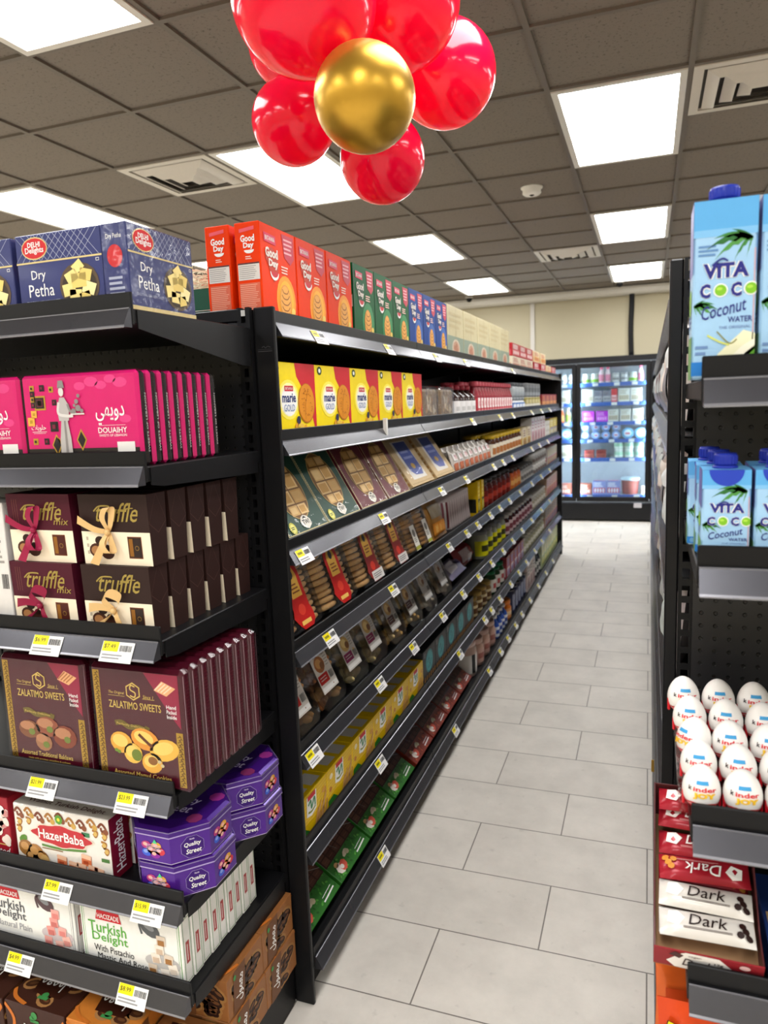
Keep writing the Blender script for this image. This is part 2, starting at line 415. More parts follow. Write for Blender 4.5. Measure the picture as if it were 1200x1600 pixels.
b = MB(); b.tube(catmull([(-.222, 10.3, 3.0), (-.222, 10.3, 2.8), (-.232, 10.3, 2.5), (-.224, 10.3, 2.136)], 4), .034, M('black_pipe_wrap', '141416', .6), 10)
o = T(b.build('black_pipe'), 'black wrapped pipe running from ceiling to fridge top', 'pipe')
b = MB(); b.box(-.275, 10.25, 2.97, -.17, 10.35, 3.0, M('pipe_bracket', 'cfcac0', .5)); b.build('bracket', o)
# ================================================================== SHELVING
BLK = M('black_powder_coat', '101012', .42, var=.08, scale=90); BLK2 = M('black_satin_post', '151517', .38, var=.06)
RAIL = M('grey_price_channel', '505055', .27, .66, coat=.2, var=.05); RAILE = M('price_channel_edge', '8e8e94', .25, .5)
def peg_mat():
    m = bpy.data.materials.new('pegboard_black'); m.use_nodes = True; nt = m.node_tree; b = nt.nodes['Principled BSDF']
    tc = nt.nodes.new('ShaderNodeTexCoord'); sx = nt.nodes.new('ShaderNodeSeparateXYZ'); nt.links.new(tc.outputs['Object'], sx.inputs[0])
    q = []
    for ax in ('X', 'Z'):
        a = nt.nodes.new('ShaderNodeMath'); a.operation = 'MULTIPLY'; a.inputs[1].default_value = 1/.0254; nt.links.new(sx.outputs[ax], a.inputs[0])
        f = nt.nodes.new('ShaderNodeMath'); f.operation = 'FRACT'; nt.links.new(a.outputs[0], f.inputs[0])
        s = nt.nodes.new('ShaderNodeMath'); s.operation = 'SUBTRACT'; s.inputs[1].default_value = .5; nt.links.new(f.outputs[0], s.inputs[0])
        p = nt.nodes.new('ShaderNodeMath'); p.operation = 'POWER'; p.inputs[1].default_value = 2; nt.links.new(s.outputs[0], p.inputs[0]); q.append(p)
    ad = nt.nodes.new('ShaderNodeMath'); nt.links.new(q[0].outputs[0], ad.inputs[0]); nt.links.new(q[1].outputs[0], ad.inputs[1])
    r = nt.nodes.new('ShaderNodeMapRange'); r.inputs[1].default_value = .012; r.inputs[2].default_value = .028; nt.links.new(ad.outputs[0], r.inputs[0])
    mx = nt.nodes.new('ShaderNodeMix'); mx.data_type = 'RGBA'; mx.inputs[6].default_value = (.0006, .0006, .0006, 1); mx.inputs[7].default_value = lin('1a1a1d')
    nt.links.new(r.outputs[0], mx.inputs[0]); nt.links.new(mx.outputs[2], b.inputs['Base Color']); b.inputs['Roughness'].default_value = .42
    bp = nt.nodes.new('ShaderNodeBump'); bp.inputs['Strength'].default_value = 1; bp.inputs['Distance'].default_value = .003
    nt.links.new(r.outputs[0], bp.inputs['Height']); nt.links.new(bp.outputs['Normal'], b.inputs['Normal'])
    return m
PEG = peg_mat()
YEL, WHT, INKK = I('f4e31a'), I('f1f0ee'), I('2a2a2c')
def tag_mesh(price):
    b = MB(); v = Vector((0, .019, .032)).normalized(); W, H = .077, .041
    f = b.fr((-W/2, -.0296, -.040), (1, 0, 0), v, W, H)
    b.add([f.P(0, 0, 1), f.P(1, 0, 1), f.P(1, 1, 1), f.P(0, 1, 1), f.P(0, 0, 3), f.P(1, 0, 3), f.P(1, 1, 3), f.P(0, 1, 3)],
          [[3, 2, 1, 0], [4, 5, 6, 7], [0, 1, 5, 4], [1, 2, 6, 5], [2, 3, 7, 6], [3, 0, 4, 7]], WHT)
    f.rect(.02, .52, .52, 1, YEL, 4)
    if price: f.text(price, .25, .76, .36, .24, INKK, 5)
    else: f.rect(.1, .68, .42, .84, I('8a8320'), 5)
    f.bars(.56, .55, .95, .85, INKK, 4); f.lines(.06, .12, .8, .42, 2, I('9a9a9c'), 4)
    return b
_tags = {}
def price_tag(parent, x, price=''):
    if price not in _tags: o = tag_mesh(price).build('price_tag', parent); _tags[price] = o
    else: o = _tags[price].copy(); COL.objects.link(o); o.parent = parent
    o.location = (x, 0, 0); return o
def shelf(parent, L, D, loc, rz, tags=(), br=(0, 1), deck=False, out=0., fence=True):
    """local frame: front edge along +x at y=0 facing -Y, surface at z=0"""
    b = MB(); b.box(0, .004, -.028, L, D, 0, BLK, .002); b.box(0, 0, -.03, L, .006, .03 if fence else 0, BLK, .0015); b.box(.001, -.001, .0005, L-.001, .0015, .0025, BLK2)
    if deck: b.box(0, .03, -loc[2], L, D, -.028, BLK)
    s = b.build('shelf', parent); place(s, loc, rz)
    r = MB(); r.prism([(-.0005, .0), (-.0045, .0015), (-.0235, -.0315), (-.0225, -.035), (-.0005, -.035)], .002, L-.002, RAIL, 'x')
    r.prism([(-.0235, -.0315), (-.0255, -.0345), (-.0245, -.0365), (-.022, -.035)], .002, L-.002, RAILE, 'x')
    r.prism([(-.0045, .0015), (-.0065, .0005), (-.0055, -.0015), (-.0035, -.0005)], .002, L-.002, RAILE, 'x')
    r.build('price_rail', s)
    for k in br:
        g = MB(); x = (-.0024 if out else .003) if k == 0 else (L+.0002 if out else L-.005)
        if not deck: g.prism([(.012, -.002), (D-.012, -.002), (D-.012, -(out or .085)), (D-.05, -(out or .085)), (.05, -.042), (.012, -.036)], x, x+.0022, BLK, 'x'); g.build('bracket', s)
    for t in tags:
        if isinstance(t, tuple): price_tag(s, t[0], t[1])
        else: price_tag(s, t)
    return s
def ladder(x0, x1, y0, y1, z0, z1, m, hole, pitch, b):
    """a slotted upright: two side rails and the rungs between the slots"""
    wr = (x1-x0-hole)/2
    b.box(x0, y0, z0, x0+wr, y1, z1, m); b.box(x1-wr, y0, z0, x1, y1, z1, m)
    z = z0
    while z < z1:
        b.box(x0+wr, y0, z, x1-wr, y0+.004, min(z+pitch*.38, z1), m); z += pitch
def pegpanel(name, parent, x0, x1, y, z0, z1):
    b = MB(); b.box(x0, y, z0, x1, y+.008, z1, PEG); return b.build(name, parent)
# ---------------- the long shelf run (aisle face towards +X)
RUN = T(empty('shelving_unit', (-1.33, 1.6, 0)), 'long black shelf run full of biscuits and sweets along the aisle', 'shelving')
def local(o, root):           # parts given in world coordinates: shift them under their thing
    o.location = Vector(o.location)-root.location; return o
def wbox(name, root, x0, y0, z0, x1, y1, z1, m, bev=.0):
    b = MB(); c = root.location; b.box(x0-c.x, y0-c.y, z0-c.z, x1-c.x, y1-c.y, z1-c.z, m, bev); return b.build(name, root)
SZ = [1.838, 1.547, 1.267, .997, .712, .437, .124]        # shelf surfaces, top to bottom
FX = -.864                                                   # plane of the shelf fronts
SECY = [1.6+1.222*i for i in range(6)]
TAGY = {0: [1.859, 2.435, 3.045, 3.577, 4.912], 1: [3.704, 4.069, 4.444, 4.891, 5.284, 5.742, 6.281, 6.832], 2: [1.695, 2.318, 3.069, 3.536, 4.044, 4.225, 4.526, 4.869, 5.264, 5.724, 6.149, 6.683],
        3: [1.833, 2.387, 2.84, 3.171, 3.522, 3.771, 4.107, 4.397, 4.727, 5.16, 5.705, 6.249, 6.805], 4: [1.687, 2.214, 2.597, 3.031, 3.413, 3.776, 4.119, 4.479, 4.825, 5.223, 5.687, 6.233, 6.791],
        5: [2.188, 3.32, 3.9, 4.094, 4.35, 4.73, 5.063, 5.411, 5.841, 6.257, 6.777], 6: [2.146, 3.15, 3.94, 4.282, 4.541, 4.829, 5.096, 5.484, 5.931, 6.405, 6.906]}
for k, z in enumerate(SZ):
    for i in range(5):
        y0 = SECY[i]+(.028 if i == 0 else .001); y1 = SECY[i+1]-.001
        tg = [t-y0 for t in TAGY[k] if y0+.04 < t < y1-.04]
        s = shelf(RUN, y1-y0, .44 if k < 6 else .455, (FX+(.012 if k == 6 else 0)+1.33, y0-1.6, z), PI/2, tg, (0, 1), k == 6)
wbox('back_panel', RUN, -1.33, 1.63, .1, -1.312, 7.71, 1.868, BLK)
for i in range(1, 5): wbox('upright', RUN, -1.313, SECY[i]-.018, .0, -1.30, SECY[i]+.018, 1.868, BLK2)
wbox('end_post', RUN, -.9, 1.6, 0, -.845, 1.6135, 1.872, BLK2, .003)
b = MB(); f = b.fr((0, 0, 0), (1, 0, 0), (0, 0, 1), .04, .02)
f.rect(.02, .08, .98, .16, I('4a4a4c')); f.rect(.02, .3, .98, .36, I('3d3d3f')); f.stroke([(.3,.55),(.45,.7),(.55,.5),(.7,.68),(.9,.55)], .05, I('3d3d3f'))
place(b.build('maker_plate', RUN), (-.893+1.33, -.0003, 1.765))
wbox('end_panel', RUN, -1.8, 1.606, .0, -.9, 1.6135, 1.868, BLK)
wbox('tag_clip', RUN, -.858, 2.376, 1.525, -.8455, 2.39, 1.583, I('e4e2dc'))
wbox('far_post', RUN, -.9, 7.712, 0, -.838, 7.74, 1.872, BLK2, .003)
wbox('far_panel', RUN, -1.8, 7.712, .0, -.9, 7.735, 1.868, BLK)
# ---------------- its end unit (faces -Y)
EX0, EX1, EY = -1.815, -.9, 1.152
END = T(empty('end_shelving_unit', (-1.36, 1.38, 0)), 'black end shelf unit with chocolate boxes and gift tins, beside the aisle', 'shelving')
EZ = [1.823, 1.529, 1.183, .856, .612, .400, .135]
ET = [[], [], [(-1.171, '$6.99'), (-.992, '$7.49')], [(-1.228, '$21.99'), (-.993, '$23.99')], [(-1.219, '$7.99'), (-.978, '$15.99')], [(-1.357, '$4.99'), (-1.04, '$8.99')], []]
for k, z in enumerate(EZ):
    shelf(END, EX1-EX0, 1.585-EY+(.05 if k == 6 else 0), (EX0+1.36, EY-1.38-(.05 if k == 6 else 0), z), 0, [(x-EX0, p) for x, p in ET[k]], (0, 1), k == 6, .09 if k == 0 else .052)
pegpanel('back_panel', END, EX0-END.location.x, -.935-END.location.x, 1.589-1.38, .1, 1.84)
wbox('top_rail', END, EX0, 1.584, 1.84, -.93, 1.6, 1.87, BLK, .002)
for (x0, x1) in ((-.936, -.9015), (EX0-.035, EX0)):
    b = MB(); ladder(x0+1.36, x1+1.36, 1.585-1.38, 1.599-1.38, 0, 1.872, BLK, .012, .032, b); b.build('upright', END)
b = MB(); b.box(-.924+1.36, 1.5845-1.38, 1.852, -.913+1.36, 1.586-1.38, 1.866, I('c9c9c6')); b.build('slot_light_patch', END)  # pale patch painted in for the light showing through the top slot
# ---------------- the shelf run and end unit on the other side of the aisle
RRUN = T(empty('shelving_unit', (.53, 1.5, 0)), 'black shelf run with hanging snack bags behind the coconut water', 'shelving')
for k, z in enumerate(SZ):
    for i in range(5):
        y0 = 1.53+1.28*i; shelf(RRUN, 1.278, .42, (.058-.53, y0+1.278-1.5, z), -PI/2, [], (), k == 6, fence=False)
wbox('back_panel', RRUN, .49, 1.54, .1, .5, 7.93, 1.868, BLK)
wbox('end_post', RRUN, .034, 1.498, 0, .058, 1.522, 1.873, BLK2, .003)
wbox('far_post', RRUN, .034, 7.93, 0, .09, 7.955, 1.873, BLK2, .003)
wbox('far_panel', RRUN, .09, 7.93, 0, .95, 7.95, 1.868, BLK)
REND = T(empty('end_shelving_unit', (.52, 1.28, 0)), 'black end shelf unit with coconut water and chocolate eggs', 'shelving')
RX, RY = .065, 1.058
RZ = [1.645, 1.393, 1.016, .762, .50, .135]
for k, z in enumerate(RZ):
    shelf(REND, .91, 1.49-RY, (RX-.52, RY-1.28, z), 0, [], (), k == 5)
pegpanel('back_panel', REND, .085-.52, .975-.52, 1.492-1.28, .1, 1.84)
b = MB(); ladder(.0585-.52, .0865-.52, 1.494-1.28, 1.505-1.28, 0, 1.873, BLK, .0145, .034, b); b.build('upright', REND)
b = MB(); ladder(.975-.52, 1.003-.52, 1.494-1.28, 1.505-1.28, 0, 1.873, BLK, .0145, .034, b); b.build('upright', REND)
# ================================================================== GOODS ON THE END UNIT
class Carton:
    """a chamfered carton in a local frame: front faces -Y, x centred, z from 0"""
    def __init__(s, w, d, h, m, b=.0015, taper=0.):
        s.mb = MB(); s.w, s.d, s.h = w, d, h
        if taper:
            y1 = d-taper
            s.mb.cvx([(x, y, z) for x in (-w/2, w/2) for (y, z) in ((taper, 0), (y1, 0), (0, h), (d, h))], [[0, 1, 3, 2], [4, 5, 7, 6], [0, 4, 5, 1], [2, 3, 7, 6], [0, 2, 6, 4], [1, 3, 7, 5]], m)
        else: s.mb.box(-w/2, 0, 0, w/2, d, h, m, b)
        tv = Vector((0, -taper, h)).normalized(); L = math.hypot(taper, h)
        s.front = s.mb.fr((-w/2, taper, 0), (1, 0, 0), tv, w, L)
        s.left = s.mb.fr((-w/2, d, 0), (0, -1, 0), (0, 0, 1), d, h)
        s.right = s.mb.fr((w/2, 0, 0), (0, 1, 0), (0, 0, 1), d, h)
        s.top = s.mb.fr((-w/2, 0, h), (1, 0, 0), (0, 1, 0), w, d)
    def build(s, name): return s.mb.build(name)
RED, WH, BK = I('c8202c'), I('f3f2ef'), I('1c1a1a')
def fillrow(maker_obj, locs, labels, cat, group, rz=0., rx=0., first=True):
    for i, (loc, l) in enumerate(zip(locs, labels)):
        o = maker_obj if (i == 0 and first) else dup(maker_obj)
        place(o, loc, rz, rx); T(o, l, cat, group)
# ---------- dry petha boxes
def petha():
    NV = M('navy_carton', '343a6e', .35, coat=.3); c = Carton(.206, .058, .158, NV)
    LAT = I('aab0c8'); GOLD = I('d8c48a'); YP = [I('f0dc8e'), I('e6cc74'), I('f6e8a8')]; BOWL = I('5a4a38')
    for f, sm in ((c.front, 0), (c.left, 1)):
        if sm:
            f.ell(.5, .62, .3, .13, I('c82a2e'), 2); f.lines(.2, .1, .8, .4, 5, LAT, 2); f.rect(0, .0, 1, .05, GOLD, 1); f.text('Dry Petha', .5, .84, .6, .07, WH, 2); continue
        A = f.W/f.H
        for i in range(-4, 16):
            for sg in (1, -1):
                x = i*.075; y0, y1 = .68, .995; dx = (y1-y0)/A*.9
                xa, xb = (x, x+dx) if sg > 0 else (x+dx, x)
                if min(xa, xb) < 0 or max(xa, xb) > 1: continue
                f.poly([(xa-.003, y0), (xa+.003, y0), (xb+.003, y1), (xb-.003, y1)], LAT, 1)
        f.rect(0, .655, 1, .675, GOLD, 2); f.rect(0, .0, 1, .05, GOLD, 2)
        f.ell(.23, .83, .155, .135, GOLD, 2); f.ell(.23, .83, .145, .12, I('c82a2e'), 3); f.text('DELHI', .23, .875, .15, .06, WH, 4, .8); f.text('Delights', .23, .80, .22, .09, WH, 4, .6)
        f.text('Dry', .25, .5, .17, .14, WH, 2); f.text('Petha', .27, .33, .3, .15, WH, 2); f.text('TRADITIONAL AGRA INDIAN SWEETS', .28, .19, .4, .035, LAT, 2)
        f.ell(.72, .34, .23, .27, BOWL, 2); f.ell(.72, .33, .2, .22, I('3d342a'), 3)
        for (x, y, s_, r) in ((.6, .3, .085, .2), (.83, .3, .085, -.3), (.64, .45, .08, .5), (.8, .46, .08, -.2), (.72, .4, .1, .1), (.72, .56, .07, .7), (.67, .23, .08, 0), (.78, .2, .07, .3)):
            q = [(x+s_*math.cos(r+a)*1.1, y+s_*A*math.sin(r+a)) for a in (.6, 2.4, 3.8, 5.5)]
            f.poly(q, random.choice(YP), 4+int(y*3))
        f.frame(.93, .6, .965, .635, .004, WH, 2)
    c.right.rect(0, 0, 1, .05, GOLD, 1)
    return c.build('dry_sweets_box')
p = petha()
for (x, y, rz, l) in ((-1.291, 1.168, 0, 'blue dry petha box cut by the photo edge, top of end unit'), (-1.071, 1.166, 0, 'blue dry petha box facing out in the middle of the top shelf'),
                      (-.907, 1.266, PI/2, 'blue dry petha box turned sideways at the top shelf corner')):
    o = p if x == -1.291 else dup(p); place(o, (x, y, 1.8235), rz); T(o, l, 'box', 'blue dry petha boxes')
    if rz:
        f = MB(); f.box(-.1045, -.001, -.0003, .1045, .0595, .1595, FILM(), .004); f.build('plastic_wrap', o)
# ---------- pink tins
def gift_tin_pink():
    c = MB(); PK = M('pink_tin', 'd3156c', .3, coat=.7); DK = M('black_tin_band', '201a1e', .3, coat=.7)
    w, d, h = .286, .0285, .184
    c.box(-w/2, 0, .0, w/2, d*.45, h, PK, .006); c.box(-w/2+.001, d*.45, .001, w/2-.001, d-.001, h-.002, DK, .005)
    f = c.fr((-w/2, 0, 0), (1, 0, 0), (0, 0, 1), w, h)
    f.rect(.02, .03, .98, .2, DK, 1)
    LP = I('de3f84')
    for (x, y, r) in ((.62, .9, .06), (.7, .86, .05), (.52, .86, .05), (.78, .92, .05), (.86, .88, .06), (.8, .55, .05), (.88, .5, .05)): f.ell(x, y, r, r*.9, LP, 1, 9)
    G = [I('b8912e'), I('211a1e'), I('7a1a3a'), I('e8b04a')]
    for (x, y, s_, k) in ((.1, .86, .02, 0), (.1, .8, .02, 1), (.1, .74, .022, 0), (.1, .68, .02, 1), (.1, .58, .025, 3), (.16, .7, .05, 0), (.16, .7, .038, 1), (.16, .7, .025, 2), (.16, .7, .012, 3), (.19, .86, .022, 1), (.27, .84, .02, 0), (.29, .7, .02, 1),
                          (.07, .5, .03, 3), (.27, .44, .035, 1), (.09, .28, .022, 0), (.19, .28, .022, 1), (.29, .28, .02, 0), (.11, .1, .025, 3), (.19, .08, .022, 2), (.27, .1, .022, 0), (.36, .1, .02, 3)):
        a = s_*w/h; f.rect(x-s_, y-a, x+s_, y+a, G[k], 2+k)
        f.rect(x-s_*.4, y-a*.4, x+s_*.4, y+a*.4, G[(k+1) % 4], 6)
    for (x, y) in ((.5, .29), (.28, .24)): f.poly([(x-.045, y), (x, y-.12), (x+.045, y), (x, y+.12)], G[0], 2); f.poly([(x-.034, y), (x, y-.09), (x+.034, y), (x, y+.09)], G[1], 3)
    g1, g2, g3 = I('b9b4b2'), I('8a8584'), I('d9d5d2')          # the engraved waiter carrying a tray
    f.poly([(.31, .05), (.42, .05), (.415, .3), (.395, .52), (.345, .53), (.32, .3)], g1, 7); f.poly([(.36, .05), (.385, .05), (.38, .5), (.365, .5)], g2, 8)
    f.poly([(.325, .5), (.41, .5), (.42, .66), (.385, .75), (.345, .75), (.315, .62)], g1, 8); f.stroke([(.335, .7), (.325, .58), (.4, .55), (.45, .55)], .02, g3, 9); f.stroke([(.41, .68), (.43, .6), (.48, .57)], .018, g2, 9)
    f.ell(.363, .81, .022, .05, g3, 9, 12); f.poly([(.335, .85), (.395, .85), (.385, .93), (.345, .93)], g2, 9); f.rect(.43, .56, .55, .575, g3, 10)
    for (x, y, r) in ((.46, .6, .02), (.5, .63, .024), (.53, .6, .015), (.49, .7, .018), (.51, .76, .014), (.47, .66, .012)): f.ell(x, y, r, r*1.5, g2, 10, 8)
    f.text('\uFEF2\uFEEC\uFEF3\uFEED\uFEA9', .76, .54, .24, .2, WH, 4, .3); f.rect(.66, .435, .88, .438, WH, 4)
    f.text('DOUAIHY', .77, .385, .24, .06, WH, 4, .3); f.text('SWEETS OF LEBANON', .77, .33, .23, .025, WH, 4)
    f.text('\uFE95\uFE8E\uFEF3\uFEEE\uFEE0\uFEA3', .13, .43, .13, .07, WH, 4); f.rect(.07, .385, .2, .389, WH, 4); f.rect(.08, .37, .19, .373, WH, 4)
    f.rect(.8, .04, .945, .26, I('e9e7e4'), 4)                     # the white square (its code is not copied)
    r = c.fr((w/2-.001, d*.45, 0), (0, 1, 0), (0, 0, 1), d*.55, h)
    for i in range(1): r.text('SWEETS OF LEBANON', .5, .45, .62*h/(d*.55), .3*d*.55/h, g3, 3, 0, 0, PI/2)
    o = c.build('sweets_tin'); f = MB(); f.box(-w/2-.0015, -.0045, -.0003, w/2+.0015, d+.0005, h+.0015, FILM(), .005); f.build('plastic_wrap', o)
    return o
p = gift_tin_pink(); n = 0
for col, x in ((0, -1.059), (1, -1.352)):
    for i in range(8 if col == 0 else 2):
        o = p if n == 0 else dup(p); n += 1
        place(o, (x, 1.169+i*.0345, 1.5297))
        T(o, ('front pink sweets tin facing out with the engraved waiter, at the open end' if i == 0 else f'{ORD[i]} pink and black sweets tin behind the front one, by the pegboard end') if col == 0 else
          ('pink sweets tin cut by the photo edge, front of its row' if i == 0 else 'pink sweets tin hidden behind the one cut by the photo edge'), 'tin', 'pink sweets tins standing in rows')
# ---------- truffle boxes with ribbon
def bow(b, m, big, c, kind):
    x, y, z = c; s_ = big
    if kind == 0:
        b.strip([(x, y, z), (x-.004, y-.012*s_, z+.03*s_), (x+.008*s_, y-.014*s_, z+.052*s_), (x+.018*s_, y-.008*s_, z+.05*s_), (x+.012*s_, y-.006, z+.02*s_), (x, y, z)], [.008, .022*s_, .008], m, (1, 0, .15))
        b.strip([(x, y, z), (x-.03*s_, y-.008, z+.006*s_), (x-.075*s_, y-.006, z+.026*s_)], [.008, .017], m, (0.2, 0, 1))
        b.strip([(x, y, z), (x-.012*s_, y-.010, z-.03*s_), (x-.038*s_, y-.008, z-.07*s_)], [.01, .022], m, (1, 0, -.2))
        b.strip([(x, y, z), (x-.01*s_, y-.012, z-.022*s_), (x+.004*s_, y-.016, z-.042*s_), (x+.014*s_, y-.008, z-.04*s_), (x+.006, y-.004, z-.015*s_), (x, y, z)], [.008, .022*s_, .008], m, (1, 0, 0))
    else:
        b.strip([(x, y, z), (x-.02*s_, y-.009, z+.024*s_), (x-.005*s_, y-.010, z+.04*s_), (x+.022*s_, y-.008, z+.03*s_), (x+.012, y-.006, z+.01*s_), (x, y, z)], [.01, .024*s_, .01], m, (.5, 0, .8))
        b.strip([(x, y, z), (x-.03*s_, y-.008, z+.008*s_), (x-.062*s_, y-.007, z+.004)], [.01, .02], m, (.1, 0, 1))
        b.strip([(x, y, z), (x-.016*s_, y-.009, z-.018*s_), (x-.045*s_, y-.009, z-.035*s_)], [.012, .02], m, (.6, 0, .8))
        b.strip([(x, y, z), (x+.012*s_, y-.008, z-.018*s_), (x+.026*s_, y-.007, z-.045*s_)], [.009, .016], m, (1, 0, .4))
    b.ell((x, y-.005, z), .007, .006, .007, m, 10)
def truffle(dark, rib, kind, mix):
    c = Carton(.168, .060, .1445, M('truffle_carton_'+dark, dark, .5), taper=.006); f = c.front
    CR = I('f1e2c8'); GO = I('a08a44')
    f.rect(0, 0, 1, .47, CR, 1)
    f.text('truffle', .56, .75, .62, .27, GO, 2, .15, .35); f.stroke([(.22, .76), (.3, .83), (.42, .84), (.46, .83)], .018, GO, 2); f.stroke([(.56, .74), (.7, .8), (.8, .81)], .012, GO, 2)
    if mix: f.text('mix', .84, .6, .22, .09, GO, 2, 0, .3); [f.rect(.09+i*.035, .56, .094+i*.035, .92, I('8a5a4a'), 2) for i in range(3)]
    else: f.lines(.06, .12, .1, .42, 3, I('b9ad98'), 2)
    BR = I('4a1f1a') if mix else I('2e211e')
    f.rect(.67, .1, .87, .41, I('6a3a20'), 2); f.rect(.68, .115, .86, .395, BR, 3); f.rect(.69, .13, .745, .38, I('8a5a22'), 4); f.circ(.8, .25, .03, I('8a6a32'), 4); f.circ(.8, .25, .022, BR, 5)
    for (x, y, r, k) in ((.2, .2, .11, '4a2a1c'), (.19, .2, .07, 'a8764a'), (.36, .17, .1, '3a2018'), (.36, .24, .05, '2a1812'), (.26, .34, .07, '2e1a14')): f.ell(x, y, r, r*.95, I(k), 2+(k == 'a8764a'), 14)
    r = c.right; E_ = I('4a322f') if not mix else I('5a1c2c')
    for (a, b_) in (((.5, 1), (.05, .6)), ((.5, 1), (.95, .6)), ((.05, .6), (.5, .45)), ((.95, .6), (.5, .45))):
        d = Vector((b_[0]-a[0], b_[1]-a[1])).normalized()*.006; r.poly([(a[0]-d.y, a[1]+d.x), (b_[0]-d.y, b_[1]+d.x), (b_[0]+d.y, b_[1]-d.x), (a[0]+d.y, a[1]-d.x)], E_, 1)
    o = c.build('truffle_box'); b = MB(); m = M('satin_ribbon_'+rib, rib, .38, .15, var=.04)
    bow(b, m, .95, (-.012 if kind == 0 else -.006, -.001, .069 if kind == 0 else .052), kind); b.build('ribbon_bow', o)
    return o
DKB, MAR = '2b1916', '480e21'
prot = {(0, 0): truffle(DKB, 'dcb67c', 0, False), (0, 1): truffle(DKB, 'd9b37a', 1, False), (1, 0): truffle(MAR, '9a1f45', 0, True), (1, 1): truffle(MAR, '8a1a3c', 1, True)}
RNM = ['upper', 'lower']; seen = set()
for col, x in ((0, -1.006), (1, -1.197)):
    for tier in (0, 1):
        for i in range(([5, 6] if col == 0 else [3, 3])[tier]):
            k = (col, tier); o = prot[k] if k not in seen else prot[k].copy()         # the bows of the boxes behind are out of sight
            if k in seen: COL.objects.link(o)
            seen.add(k)
            pit = .0655 if tier else .069
            place(o, (x-.007*tier, 1.170+i*pit+.003*(1-tier), 1.1835+(.145 if tier == 0 else 0)))
            nm = 'dark brown truffle box' if col == 0 else 'maroon truffle mix box'; rb = 'gold ribbon' if col == 0 else 'wine red ribbon'
            T(o, f'front {nm} with {rb} bow, {RNM[tier]} tier' if i == 0 else f'{ORD[i]} {nm} counting from the front of the {RNM[tier]} tier', 'box', nm+'es')
c = Carton(.16, .09, .27, M('white_gift_carton', 'ddd9d4', .5)); c.front.rect(0, 0, .96, .03, BK, 1); c.front.bars(.86, .3, .98, .42, BK, 1, 8)
c.front.lines(.55, .5, .95, .75, 6, I('9a9490'), 1)
place(c.build('gift_box'), (-1.376, 1.175, 1.1835)); T(bpy.data.objects['gift_box'], 'white box cut by the photo edge beside the maroon truffle boxes', 'box')
